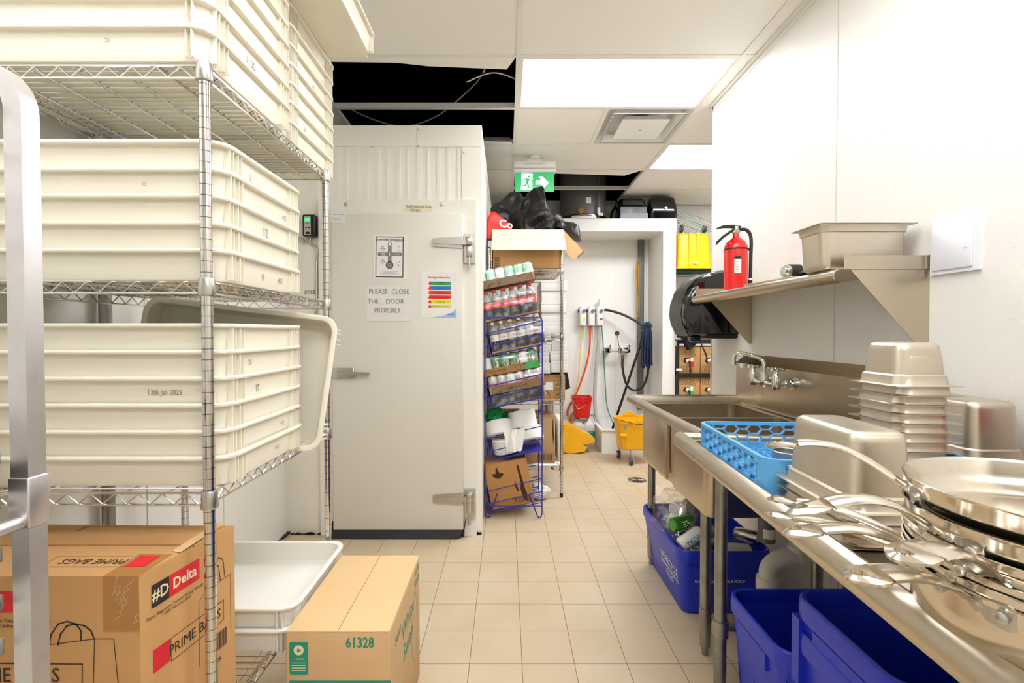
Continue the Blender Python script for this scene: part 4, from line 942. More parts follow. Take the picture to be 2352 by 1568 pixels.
# mop sink basin
bx0, bx1, by0, by1 = X_(1381, 5.05), XJ0-.005, 5.045, YW-.014
m = MB(); m.rings([[(x, y, z) for x, y in rrect(w_, d_, r_, 3, (bx0+bx1)/2, (by0+by1)/2)] for w_, d_, r_, z in ((bx1-bx0-.02, by1-by0-.02, .01, 0), (bx1-bx0-.02, by1-by0-.02, .01, .23), (bx1-bx0, by1-by0, .01, .235), (bx1-bx0, by1-by0, .01, .25), (bx1-bx0-.07, by1-by0-.07, .02, .25), (bx1-bx0-.08, by1-by0-.08, .02, .03))], smooth=False)
tag(m.build('mop_sink', 'white_plastic'), 'low cream floor-standing mop sink in the alcove', 'mop sink')
# red bucket on jugs, jugs, yellow wringer
def jug(u, v1, label, lm, group='chemical jugs on the alcove floor', Y=5.45, txt=None):
    x = X_(u, Y); t = thing('chemical_jug', label, 'jug', (x, Y, 0), 0, group)
    m = MB(); m.loft([(.14, .14, .02, .0), (.15, .15, .03, .02), (.15, .15, .03, .20), (.12, .13, .03, .25), (.05, .05, .02, .285), (.04, .04, .018, .30)], 4, x, Y); m.build('body', 'jug', t, True)
    m = MB(); m.lathe([(.022, .295), (.022, .315)], 12, (x, Y, 0)); m.build('cap', 'print_red' if lm == 'print_red' else 'white_plastic', t, True)
    m = MB(); m.box(x-.055, x+.06, Y-.0765, Y-.075, .05, .165); m.build('label_panel', lm, t, True)
    if txt: MB().text(txt, .016, (x, Y-.078, .15), E1, (0, 0, 1), 1, .02).build('print', 'print_white', t, True)
    return t
jug(1327, 0, 'white jug with a red label, left of the pair under the red bucket', 'print_red')
jug(1353, 0, 'white jug with a green label, right of the pair under the red bucket', 'print_green', txt='ECOLAB')
jug(1300, 0, 'white jug half hidden behind the yellow wringer', 'paper', Y=5.5)
zb = .318; xb_ = X_(1336, 5.45)
t = thing('red_bucket', 'small square red plastic pail standing on the white jugs', 'bucket', (xb_, 5.45, zb))
m = MB(); z0, z1 = zb+.0, Z_(911, 5.4)
m.loft([(.165, .165, .03, z0), (.17, .17, .03, z0+.01), (.205, .205, .03, z1-.04), (.225, .225, .03, z1-.038), (.225, .225, .03, z1-.03), (.21, .21, .03, z1-.028), (.215, .215, .03, z1-.006), (.235, .235, .035, z1-.004), (.235, .235, .035, z1), (.205, .205, .03, z1), (.16, .16, .02, z0+.012)], 4, xb_, 5.45); m.build('pail', 'red_plastic', t, True)
MB().tube(spline([(xb_-.11, 5.345, z1-.03), (xb_-.06, 5.325, z1-.12), (xb_+.0, 5.33, z1-.10), (xb_+.03, 5.335, z1-.075)], 5), .003, 6).build('handle', 'zinc', t, True)
MB().rbox(xb_-.02, xb_+.02, 5.335, 5.35, z1-.06, z1-.004, .004).build('latch', 'red_plastic', t, True)
t = thing('mop_wringer', 'yellow plastic mop wringer lying on the floor before the jugs', 'mop wringer', (X_(1330, 5.1), 5.1, 0)); Yw = 5.02
def uv(l, Y): return [(at(u, v, Y).x, at(u, v, Y).z) for u, v in l]
m = MB(); m.prism(uv([(1295, 1038), (1291, 1010), (1296, 978), (1300, 976), (1336, 990), (1337, 1020), (1348, 1027), (1343, 1037), (1308, 1042)], Yw), 'y', Yw, Yw+.26); m.build('hopper', 'yellow', t, True)
m = MB(); m.prism(uv([(1333, 992), (1352, 997), (1368, 1010), (1366, 1018), (1335, 1022)], Yw), 'y', Yw+.02, Yw+.20); m.build('lever_arm', 'yellow', t, True)
m = MB(); m.tube([(at(1309, 1033, Yw).x, Yw-.006, at(1309, 1033, Yw).z), (at(1309, 1033, Yw).x, Yw+.01, at(1309, 1033, Yw).z)], .026, 16); m.build('pivot', 'yellow', t, True)
m = MB(); m.prism(uv([(1291, 1010), (1292, 985), (1286, 972), (1284, 985), (1287, 1030)], Yw), 'y', Yw+.0, Yw+.24); m.build('side_plate', 'gold', t, True)
# mop bucket on wheels
Yk = 4.74; x0, x1 = X_(1421, Yk-.14), X_(1510, Yk-.14)
t = thing('mop_bucket', 'yellow wheeled mop bucket beside the steel sink', 'mop bucket', ((x0+x1)/2, Yk, 0))
m = MB(); cx = (x0+x1)/2; wd = x1-x0
z1 = Z_(965, Yk-.13); 
m.loft([(wd*.76, .22, .05, .135), (wd*.82, .25, .06, .15), (wd*.95, .29, .05, z1-.03), (wd*1.0, .31, .05, z1-.028), (wd*1.0, .31, .05, z1), (wd*.93, .27, .045, z1), (wd*.75, .22, .05, .16)], 5, cx, Yk); m.build('tub', 'yellow', t, True)
m = MB(); m.prism([(cx-.10, z1), (cx-.06, z1+.012), (cx-.03, z1+.045), (cx+.0, z1+.045), (cx+.03, z1+.012), (cx+.09, z1)], 'y', Yk+.13, Yk+.15); m.build('pouring_lug', 'yellow', t, True)
m = MB(); m.rbox(x0+.012, x0+.08, Yk-.17, Yk-.14, z1-.155, z1-.125, .01); m.rbox(x0+.13, x0+.155, Yk-.17, Yk-.15, z1-.08, z1-.01, .005); m.build('side_lug', 'yellow', t, True)
MB().box(x0+.05, x0+.075, Yk-.1565, Yk-.152, z1-.08, z1-.05).build('sticker', 'print_grey', t, True)
MB().tube(spline([(x0-.005, Yk-.04, z1+.006), (x0+.02, Yk-.15, z1+.005), (cx, Yk-.175, z1-.03), (x1, Yk-.15, z1-.03)], 6), .003, 6).build('handle', 'ink_brown', t, True)
for (u, v, Y) in ((1422, 1050, 4.86), (1451, 1064, 4.60), (1500, 1050, 4.86), (1508, 1064, 4.60)):
    x = X_(u, Y); w_ = MB(); w_.tube([(x-.014, Y, .038), (x+.014, Y, .038)], .038, 20); c = w_.build('caster', 'wheel', t, True)
    k = MB(); k.tube([(x+.02, Y, .04), (x+.02, Y, .075), (x, Y+.01, .10), (x, Y+.02, .14)], .010, 8); k.tube([(x-.017, Y, .038), (x+.017, Y, .038)], .02, 12); k.build('caster_fork', 'chrome_dull', c, True)
# floor drain
t = thing('floor_drain', 'round metal floor drain in the tiles beside the sink legs', 'floor drain', (1.13, 4.13, 0))
m = MB(); m.rings([[(1.13+q*math.cos(2*PI*i/28), 4.13+q*math.sin(2*PI*i/28), z) for i in range(28)] for q, z in ((.062, .0005), (.078, .0005), (.078, .003), (.062, .003))], closed=True); m.build('ring', 'galv', t, True)
MB().lathe([(.064, .0004), (.064, .0008)], 24, (1.13, 4.13, 0)).build('well', 'dark', t, True)
m = MB()
for a in range(8): 
    c_, s_ = math.cos(a*PI/4+.2), math.sin(a*PI/4+.2); m.tube([(1.13+.012*c_, 4.13+.012*s_, .002), (1.13+.064*c_, 4.13+.064*s_, .002)], .005, 4)
m.lathe([(.02, .001), (.02, .003)], 16, (1.13, 4.13, 0)); m.build('grate', 'galv', t, True)
# ---------------------------------------------------------------- exit sign
Ye = 4.12; t = thing('exit_sign', 'green running-man exit sign with a white arrow hanging from the ceiling', 'exit sign', (X_(1228, Ye), Ye, H))
x0, x1 = X_(1180, Ye), X_(1275, Ye); z0, z1 = Z_(396, Ye), Z_(372, Ye)
MB().rbox(x0, x1, Ye-.02, Ye+.05, z0, z1, .004).build('housing', 'white_plastic', t, True)
MB().box(x0+.004, x1-.004, Ye-.0215, Ye-.02, (z0+z1)/2-.016, (z0+z1)/2-.012).build('housing_groove', 'ink_grey', t, True)
MB().text('EMERGENCY LUMINAIRE     MAINTAINED     IP20', .008, ((x0+x1)/2, Ye-.021, z1-.022), E1, (0, 0, 1)).build('print', 'ink_grey', t, True)
m = MB(); m.rbox(X_(1210, Ye), X_(1245, Ye), Ye-.01, Ye+.04, z1, z1+.022, .004); m.tube([((x0+x1)/2, Ye+.015, z1+.02), ((x0+x1)/2, Ye+.015, H)], .05, 20); m.build('mount', 'white_plastic', t, True)
gx0, gx1 = X_(1183, Ye), X_(1272, Ye); gz0, gz1 = Z_(440, Ye), Z_(393, Ye)
m = MB(); m.prism([(x, z) for x, z in rrect(gx1-gx0, gz1-gz0, .01, 3, (gx0+gx1)/2, (gz0+gz1)/2)], 'y', Ye, Ye+.008); m.build('panel', 'exit_green', t, True)
def sp(l): return [(at(u, v, Ye).x, at(u, v, Ye).z) for u, v in l]
def c6(x, y): return (1080+x/5.228, 350+y/5.228)
m = MB(); m.prism(sp([c6(617, 252), c6(750, 256), c6(742, 450), c6(604, 446), c6(612, 400)]), 'y', Ye-.001, Ye); m.build('door_pictogram', 'exit_white', t, True)
m = MB(); m.prism(sp([c6(786, 338), c6(858, 340), c6(825, 290), c6(868, 290), c6(945, 365), c6(880, 428), c6(850, 420), c6(862, 386), c6(786, 382)]), 'y', Ye-.001, Ye); m.build('arrow', 'exit_white', t, True)
m = MB(); c = sp([c6(702, 290)])[0]; m.prism([(c[0]+.0098*math.cos(q*PI/8), c[1]+.0098*math.sin(q*PI/8)) for q in range(16)], 'y', Ye-.0022, Ye-.0012)
m.prism(sp([c6(665, 315), c6(690, 312), c6(708, 318), c6(748, 336), c6(746, 346), c6(712, 336), c6(695, 360), c6(716, 428), c6(704, 434), c6(682, 385), c6(660, 404), c6(600, 408), c6(600, 396), c6(650, 390), c6(672, 350), c6(668, 326), c6(650, 326), c6(636, 344), c6(630, 338), c6(645, 315)]), 'y', Ye-.0022, Ye-.0012)
m.build('running_man', 'exit_green', t, True)
# ================================================================ side room seen past the right wall
gr = wire_rack('wire_rack', 'green coated wire rack in the side room holding a yellow bucket', 1.836, 2.55, 5.25, 5.69, (1.955,), 2.30, 'green_wire', 'green_wire')
x0, x1, Yq = X_(1554, 5.25), X_(1632, 5.25), 5.38
t = thing('mop_bucket', 'bright yellow bucket turned upside down with casters up, on the green rack', 'mop bucket', ((x0+x1)/2, Yq, 1.973))
z0 = 1.975; z1 = Z_(533, 5.2); cx, wd = (x0+x1)/2, x1-x0
m = MB(); m.loft([(wd+.02, .34, .04, z0), (wd+.02, .34, .04, z0+.015), (wd, .32, .04, z0+.016), (wd*.93, .28, .05, z1-.02), (wd*.85, .24, .05, z1)], 5, cx, Yq)
for q in (-.05, .03): m.prism([(cx+q-.022, z0+.02), (cx+q+.022, z0+.02), (cx+q+.018, z1-.01), (cx+q-.018, z1-.01)], 'y', Yq-.165, Yq-.12)
m.build('tub', 'yellow_bright', t, True)
MB().box(cx-.02, cx+.025, Yq-.172, Yq-.164, z0+.05, z0+.07).build('sticker', 'sticker', t, True)
for u in (1567, 1620):
    x = X_(u, Yq-.1); w_ = MB(); w_.tube([(x-.012, Yq-.05, z1+.06), (x+.012, Yq-.05, z1+.06)], .042, 20); c = w_.build('caster', 'wheel', t, True)
    k = MB(); k.tube([(x+.018, Yq-.05, z1+.06), (x+.018, Yq-.05, z1+.02), (x, Yq-.05, z1-.01)], .012, 8); k.tube([(x-.016, Yq-.05, z1+.06), (x+.016, Yq-.05, z1+.06)], .022, 12); k.build('caster_fork', 'chrome_dull', c, True)
t = thing('loose_wire_shelf', 'green wire shelf lying tilted on top of the upturned yellow bucket', 'wire shelf', (2.15, 5.36, z1+.11))
m = MB()
a, b, c_, d = at(1574, 485, 5.3), at(1660, 520, 5.3), at(1570, 500, 5.3), at(1660, 545, 5.3)
m.tube([c_, a, b], .006, 6); m.tube([c_, d], .006, 6)
for k in range(12):
    f = k/11; p = a+(b-a)*f; q = Vector((p.x-.16, 5.62, p.z-.05)); m.tube([p, q], .0022, 4)
for k in range(4):
    f = k/3; p = Vector((a.x-.16*f, 5.3+.32*f, a.z-.05*f)); m.tube([p, p+(b-a)], .0035, 5)
m.build('wire_grid', 'teal_wire', t, True)
t = thing('plastic_tub', 'clear round plastic lid or tub leaning on the tilted green shelf', 'tub', at(1622, 505, 5.25)); p = at(1624, 507, 5.26)
m = MB(); m.T = Matrix.Translation(p) @ Matrix.Rotation(1.2, 4, 'X'); m.lathe([(.085, 0), (.10, .06), (.104, .062)], 24, (0, 0, 0), True, False); m.T = Matrix(); m.build('tub', 'film_bag', t, True)
# black syrup rack with boxes
bk = thing('syrup_rack', 'black metal rack in the side room holding brown syrup boxes', 'shelving rack', (2.2, 5.4, 0))
xL, xR = 1.827, 2.62
for x in (xL+.01, xR):
    for y in (5.14, 5.58): MB().box(x-.012, x+.012, y-.012, y+.012, 0, 1.50).build('post', 'black_matte', bk, True)
shz = (.52, .835, 1.20)
for z in shz: m = MB(); m.box(xL+.03, xR, 5.13, 5.59, z-.012, z); m.box(xL, xR, 5.125, 5.135, z-.04, z+.005); m.build('shelf', 'black_matte', bk, True)
for v in (778, 849): MB().box(X_(1554, 5.12), X_(1568, 5.12), 5.122, 5.125, Z_(v+2, 5.12), Z_(v-3, 5.12)).build('shelf_label', 'sticker', bk, True)
for r_, z in ((0, .836), (1, .521)):
    for c in range(3):
        x0 = xL+.03+c*.232; hgt = .29
        lab = ('brown syrup box with a torn opening, black rack, %s shelf, %s' % (('upper', 'lower')[r_], ('leftmost', 'second from left', 'third from left')[c]))
        t = thing('syrup_box', lab, 'cardboard box', (x0+.112, 5.34, z), 0, 'brown syrup boxes')
        MB().rbox(x0, x0+.224, 5.15, 5.55, z, z+hgt, .004).build('body', 'card', t, True)
        m = MB()
        for qx in (.05, .12):
            for qz in ((.235, .05) if r_ == 0 else (.225, .05)):
                m.outline((x0+qx, 5.1492, z+qz), E1, (0, 0, 1), [(-.03, -.03), (.03, -.03), (.03, .03), (-.03, .03)], .003); m.outline((x0+qx, 5.1492, z+qz), E1, (0, 0, 1), [(-.015, -.02), (0, .02), (.018, -.015), (-.01, 0)], .003)
        m.text('20L', .022, (x0+.17, 5.1492, z+.2), (0, 0, 1), (-1, 0, 0)); m.build('print', 'ink_brown', t, True)
        m = MB(); m.prism([(x0+.04, z+.13), (x0+.07, z+.115), (x0+.10, z+.13), (x0+.095, z+.165), (x0+.06, z+.17)], 'y', 5.148, 5.1495); m.build('torn_hole', 'ink', t, True)
        m = MB(); m.tube([(x0+.085, 5.15, z+.14), (x0+.095, 5.12, z+.13)], .02, 12); m.build('valve_ring', 'white_plastic', t, True)
        m = MB(); m.tube([(x0+.09, 5.13, z+.135), (x0+.095, 5.105, z+.125), (x0+.10, 5.10, z+.06), (x0+.10, 5.10, z+.01)], .010, 8); m.build('syrup_line', ('ink', 'ink_grey', 'ink')[c], t, True)
        m = MB(); m.tube([(x0+.093, 5.125, z+.133), (x0+.096, 5.11, z+.128)], .015, 10); m.build('connector', 'red_plastic' if not (r_ and c == 0) else 'print_green', t, True)
        m = MB(); m.box(x0+.115, x0+.155, 5.1483, 5.1495, z+.07, z+.18); m.build('colour_label', 'print_red' if r_ == 0 else 'p_green', t, True)
        MB().box(x0+.12, x0+.15, 5.147, 5.1483, z+.13, z+.175).build('barcode_label', 'paper', t, True)
m = MB(); J = [at(*q) for q in ((1553, 745, 5.12), (1557, 727, 5.12), (1575, 745, 5.10), (1598, 762, 5.08), (1601, 773, 5.07), (1600, 790, 5.07), (1584, 804, 5.06), (1577, 790, 5.06), (1568, 775, 5.06), (1556, 765, 5.08))]
m.rings([J, [p+Vector((0, .09, .0)) for p in J]], smooth=False)
for k in range(5): p = at(1563+k*8, 745+k*9, 5.07); q = at(1572+k*5, 790, 5.05); m.tube([p, (p+q)/2+Vector((.01, -.01, 0)), q], [.006, .014, .004], 6)
tag(m.build('black_jacket', 'cloth_black'), 'black garment hanging over the edge of the black syrup rack', 'garment')
m = MB(); crumple(m, (X_(1620, 5.2), 5.3, 1.29), (.16, .10, .07), 12, .4, 3)
for k in range(9): x = X_(1602+k*4, 5.18); m.tube([(x, 5.19, 1.30), (x+.004*(k % 3), 5.16, 1.26), (x, 5.15, 1.215)], .009, 5)
tag(m.build('blue_cloth', 'cloth_blue'), 'fringed blue cloth lying on the black syrup rack', 'cloth')
tag(MB().tube(spline([at(1607, 780, 5.08), at(1615, 800, 5.05), at(1622, 815, 5.06), at(1624, 835, 5.06)], 6), .008, 6).build('black_cable', 'black_matte'), 'thin black tube drooping in front of the syrup boxes', 'cable')
# ================================================================ two-compartment sink
sk = thing('steel_sink', 'stainless two-compartment sink with high backsplash along the right wall', 'sink', (1.03, 2.27, 0))
SY = 2.745; SN = 1.775; RIM = .928; RX = .692; SPX = 1.318
# backsplash with sloped top
m = MB(); m.prism([(XR-.003, RIM-.04), (SPX, RIM-.04), (SPX-.002, 1.110), (XR-.003, 1.158), (XR-.003, 1.15), (SPX+.004, 1.104)], 'y', SN-.06, SY)
m.box(SPX-.001, XR-.003, SY-.002, SY+.001, RIM-.03, 1.112)
m.build('backsplash', 'steel', sk, True)
# deck with two openings, rolled rim front and far end
def rect_ring(mb, X0, X1, Y0, Y1, holes, z):   # flat deck with rectangular holes in Y order
    ys = [Y0]; 
    for (a, b, c, d) in holes: ys += [c, d]
    ys.append(Y1)
    for i in range(0, len(ys), 2): mb.box(X0, X1, ys[i], ys[i+1], z-.0015, z)
    for (a, b, c, d) in holes: mb.box(X0, a, c, d, z-.0015, z); mb.box(b, X1, c, d, z-.0015, z)
b1 = (.755, 1.275, 2.245, 2.68); b2 = (.755, 1.275, 1.80, 2.225)
m = MB(); rect_ring(m, RX+.03, SPX, SN, SY-.03, [b2, b1], RIM-.045); m.build('deck', 'steel', sk, True)
m = MB(); prof = [(-.0, -.045), (-.0, -.02), (-.006, -.006), (-.018, 0), (-.032, -.004), (-.042, -.016), (-.045, -.032), (-.040, -.042)]
# front roll along Y then far roll along X (mitred)
fx = RX+.042; fy = SY-.042
path = [(fx, SN-.04), (fx, fy), (SPX, fy)]
rings = []
for i, (px, py) in enumerate(path):
    r = []
    for o, z in prof+[(p[0]+.004, p[1]-.002) for p in prof[::-1]]:
        if i == 0: r.append((px+o, py, RIM+z))
        elif i == 1: r.append((px+o, py-o, RIM+z))
        else: r.append((px, py-o, RIM+z))
    rings.append(r)
m.rings(rings, smooth=True); m.build('rolled_rim', 'steel_rim', sk, True)
for k, (a, b, c, d) in enumerate((b1, b2)):
    cx, cy, wd, dp = (a+b)/2, (c+d)/2, b-a, d-c; zt = RIM-.0455; zb = .570
    m = MB(); m.loft([(wd-.06, dp-.06, .03, zb), (wd-.02, dp-.02, .035, zb+.006), (wd, dp, .04, zb+.03), (wd, dp, .04, zt), (wd-.004, dp-.004, .04, zt), (wd-.004, dp-.004, .04, zb+.034), (wd-.03, dp-.03, .03, zb+.008), (wd-.064, dp-.064, .03, zb+.003)], 6, cx, cy)
    m.build('basin', 'steel', sk, True)
    m = MB(); m.lathe([(.045, zb-.002), (.045, zb+.0045), (.038, zb+.0055)], 24, (cx, cy, 0)); m.build('drain', 'chrome', sk, True)
m = MB(); m.box(.748, .756, 2.222, 2.248, .60, RIM-.046); m.build('joint_strip', 'steel', sk, True)
def leg(x, y, ztop, parent, zc=.17):
    o = MB().tube([(x, y, .06), (x, y, ztop)], .0205, 18).build('leg', 'galv', parent, True)
    MB().tube([(x, y, zc-.03), (x, y, zc+.02)], .0235, 16).build('leg_collar', 'galv', o, True)
    MB().lathe([(.012, 0), (.012, .028), (.019, .035), (.0205, .07)], 14, (x, y, 0)).build('leg_foot', 'galv', o, True)
for (x, y) in ((.80, 2.63), (.79, 1.885), (1.22, 2.63), (1.22, 1.865)):
    leg(x, y, .572, sk)
# faucet on the backsplash
f = thing('sink_faucet', 'chrome wall faucet with swung gooseneck spout on the sink backsplash', 'faucet', (SPX, 2.3, 1.05))
ya, yb, xb, zb = 2.19, 2.40, 1.235, 1.045
m = MB(); m.tube([(xb, ya, zb), (xb, ya+.05, zb-.004), (xb, (ya+yb)/2, zb-.004), (xb, yb-.05, zb-.004), (xb, yb, zb)], .012, 10)
for y in (ya, yb):
    m.tube([(xb, y, zb), (SPX-.012, y, zb)], .013, 12); m.tube([(SPX-.045, y, zb), (SPX-.02, y, zb)], .019, 6, smooth=False); m.tube([(SPX-.014, y, zb), (SPX, y, zb)], .028, 16)
    m.lathe([(.016, zb-.025), (.019, zb), (.019, zb+.035), (.013, zb+.045), (.010, zb+.06)], 14, (xb, y, 0))
ym = (ya+yb)/2; m.lathe([(.014, zb-.022), (.02, zb-.01), (.02, zb+.02), (.016, zb+.03), (.016, zb+.05)], 14, (xb, ym, 0)); m.build('body', 'chrome', f, True)
for y in (ya, yb):
    h = MB(); h.lathe([(.013, zb+.058), (.013, zb+.07), (.008, zb+.076)], 12, (xb, y, 0))
    for a in (.5, .5+PI/2): dx, dy = .036*math.cos(a), .036*math.sin(a); h.tube([(xb-dx, y-dy, zb+.068), (xb-dx*.5, y-dy*.5, zb+.067), (xb+dx*.5, y+dy*.5, zb+.067), (xb+dx, y+dy, zb+.068)], [.0075, .0055, .0055, .0075], 8)
    h.build('handle', 'chrome', f, True)
tip = at(1687, 822, 2.42)
m = MB(); m.tube(spline([(xb, ym, zb+.045), (xb, ym, zb+.08), (xb-.005, ym+.01, zb+.105), (xb-.03, ym+.05, zb+.122), (tip.x+.05, tip.y-.05, 1.172), (tip.x+.018, tip.y-.015, 1.178), (tip.x, tip.y, 1.162), (tip.x-.003, tip.y+.002, 1.13)], 6), .0095, 12)
m.tube([(tip.x-.003, tip.y+.002, 1.138), (tip.x-.003, tip.y+.002, 1.118)], .0125, 12); m.build('spout', 'chrome', f, True)
p = at(1698, 825, 2.7); MB().box(SPX-.004, SPX-.002, 2.66, 2.70, 1.085, 1.108).build('sticker', 'sticker', sk, True)
# drain pipes under the sink
t = thing('drain_pipe', 'white plastic trap and drain pipe under the steel sink', 'pipe', (1.16, 2.0, 0))
m = MB(); cx, cy = 1.17, 2.01
m.tube(spline([at(1762, 1410, 1.95), at(1763, 1330, 1.95), at(1768, 1300, 1.95), at(1795, 1281, 1.95), at(1830, 1275, 1.95), at(1900, 1280, 1.95)], 6), .034, 16)
m.tube([at(1834, 1285, 1.95), at(1834, 1245, 1.95)], .037, 16); m.build('trap', 'pvc', t, True)
MB().tube([at(1764, 1352, 1.95), at(1764, 1325, 1.95)], .046, 16).build('slip_nut', 'pvc', t, True); MB().tube([at(1834, 1262, 1.95), at(1834, 1250, 1.95)], .044, 16).build('slip_nut', 'pvc', t, True)
a = at(1768, 1205, 2.01); MB().tube([(1.10, 2.01, .57), (1.10, 2.01, .40)], .033, 14).build('tailpiece', 'pvc_grey', t, True)
m = MB(); cyl_patch(m, (1.10, 2.01), .0338, -.9, .9, .42, .46); m.build('pipe_label', 'sticker', t, True)
m = MB(); m.box(XR-.004, XR, SN-.4, 3.2, 0, .12) if 0 else None
# ================================================================ dish table (runs on from the sink, a little skewed)
TA = math.radians(-3.9)      # rotated so the far end swings right
dt = thing('dish_table', 'stainless dish table with rolled front edge holding pans, joining the sink', 'work table', (.612, 1.74, 0), (0, 0, TA))
TL = 1.75; TW = .70; TZ = .888; TRIM = .925      # local: x to the right, y from -TL to 0
m = MB(); m.box(.03, TW, -TL, 0, TZ-.0015, TZ); m.box(.05, TW-.02, -TL+.02, -.02, TZ-.02, TZ-.002); m.build('table_top', 'steel', dt)
prof = [(.040, TZ), (.036, TZ+.018), (.030, TRIM-.005), (.018, TRIM), (.004, TRIM-.005), (-.007, TRIM-.018), (-.009, TRIM-.034), (-.003, TRIM-.048), (.006, TRIM-.052)]
ring = [(x, z) for x, z in prof]+[(x+.003, z-.003) for x, z in prof[::-1]]
m = MB(); m.rings([[(x, y, z) for x, z in ring] for y in (-TL, -TL*.5, -.03)]+[[(x, -.03+.03*(.2 if x > .02 else .7)+0*x, z) for x, z in ring]], smooth=True)
m.tube([(.02, -.006, TRIM-.022), (.30, -.006, TRIM-.026), (TW, -.006, TRIM-.026)], .017, 10)
m.build('rolled_rim', 'steel_rim', dt)
m = MB(); m.box(.05, TW-.04, -.05, -.02, TZ-.06, TZ-.02); m.box(.05, TW-.04, -TL+.02, -TL+.06, TZ-.06, TZ-.02); m.box(.07, .11, -TL+.03, -.03, TZ-.045, TZ-.02); m.build('under_frame', 'steel_dull', dt)
for (x, y) in ((.137, -.085), (.55, -.085), (.137, -TL+.1), (.55, -TL+.1)):
    o = MB().tube([(x, y, .06), (x, y, TZ-.02)], .0205, 18).build('leg', 'galv', dt)
    MB().tube([(x, y, .23), (x, y, .285)], .0265, 16).build('leg_collar', 'galv', o); MB().lathe([(.012, 0), (.012, .028), (.019, .035), (.0205, .07)], 14, (x, y, 0)).build('leg_foot', 'galv', o)
m = MB(); m.tube([(.137, -.085, .26), (.55, -.085, .26)], .014, 10); m.build('cross_rail', 'galv', dt)
def TT(x, y): # world point -> dish table local, and back
    return
# ---- blue dish rack
dr = thing('dish_rack', 'light blue plastic dish rack with honeycomb sides at the far end of the dish table', 'dish rack', (.648, 1.622, TZ), (0, 0, math.radians(-4.3)))
L = .50; Hh = .095; m = MB()      # local x 0..L right, y -L..0
ro = [(x+L/2, y-L/2) for x, y in rrect(L, L, .045, 5)]; ri = [(x+L/2, y-L/2) for x, y in rrect(L-.022, L-.022, .036, 5)]
def band(z0, z1, A, B): m.rings([[(x, y, z0) for x, y in A], [(x, y, z1) for x, y in A], [(x, y, z1) for x, y in B], [(x, y, z0) for x, y in B]], smooth=False, closed=True)
band(Hh-.010, Hh, ro, ri); band(0, .026, ro, ri)
m.build('rim', 'dish_blue', dr)
ro3 = [(x+L/2, y-L/2) for x, y in rrect(L-.004, L-.004, .045, 5)]
def honey(name, P, UD, length, z0, z1, th, s=.021):      # honeycomb wall: P(u, z, off)
    mb = MB(); h = s*math.sqrt(3); rows = 3; edges = set()
    def key(a, b): return (round(a, 4), round(b, 4))
    n = int(length/(1.5*s))+1; H0 = z1-z0; sc = H0/(h*2)
    for i in range(n):
        for j in range(-1, 3):
            cx = s+i*1.5*s; cz = h*(j+(.5 if i % 2 else 0)); pts = [(cx+s*math.cos(a*PI/3), cz+s*math.sin(a*PI/3)) for a in range(6)]
            for a in range(6):
                p, q = pts[a], pts[(a+1) % 6]; k = tuple(sorted((key(*p), key(*q)))); edges.add(k)
    for p, q in sorted(edges):
        if max(p[0], q[0]) > length or min(p[1], q[1]) < -.001 and max(p[1], q[1]) < .001: continue
        (a, b), (c, d) = p, q
        def cl(t): return min(max(t*sc, 0), H0)
        if cl(b) == cl(d) and (b < 0 or b > 2*h): continue
        b, d = cl(b), cl(d); dx, dz = c-a, d-b; l = math.hypot(dx, dz)
        if l < .004: continue
        nx, nz = -dz/l*.0016, dx/l*.0016
        vs = []
        for off in (0, th): vs += [P(a+nx, z0+b+nz, off), P(a-nx, z0+b-nz, off), P(c-nx, z0+d-nz, off), P(c+nx, z0+d+nz, off)]
        mb.add(vs, [(0, 1, 2, 3), (7, 6, 5, 4), (0, 4, 5, 1), (1, 5, 6, 2), (2, 6, 7, 3), (3, 7, 4, 0)])
    return mb.build(name, 'dish_blue', dr)
for side, P in enumerate((lambda u, z, o: (.002+o, -L+.045+u, z), lambda u, z, o: (.045+u, -.002-o, z), lambda u, z, o: (L-.002-o, -L+.045+u, z), lambda u, z, o: (.045+u, -L+.002+o, z))):
    honey('honeycomb_side', P, None, L-.09, .026, Hh-.010, .010, .025)
m = MB()
for sx in (0, 1):
    for sy in (0, 1):
        cx, cy = (.045 if sx == 0 else L-.045), (-L+.045 if sy == 0 else -.045); pts = []
        a0 = {(0, 0): PI, (1, 0): -PI/2, (1, 1): 0, (0, 1): PI/2}[(sx, sy)]
        A = [(cx+.045*math.cos(a0+i*PI/12), cy+.045*math.sin(a0+i*PI/12)) for i in range(7)]; B = [(cx+.036*math.cos(a0+i*PI/12), cy+.036*math.sin(a0+i*PI/12)) for i in range(6, -1, -1)]
        m = MB(); m.prism(A+B, 'z', .0, Hh-.002); m.build('corner_post', 'dish_blue', dr)
m = MB()
for i in range(13):
    o_ = .03+i*.0365; m.box(o_, o_+.006, -L+.01, -.01, .003, .012); m.box(.01, L-.01, -o_-.006, -o_, .003, .012)
m.build('base_grid', 'dish_blue', dr)
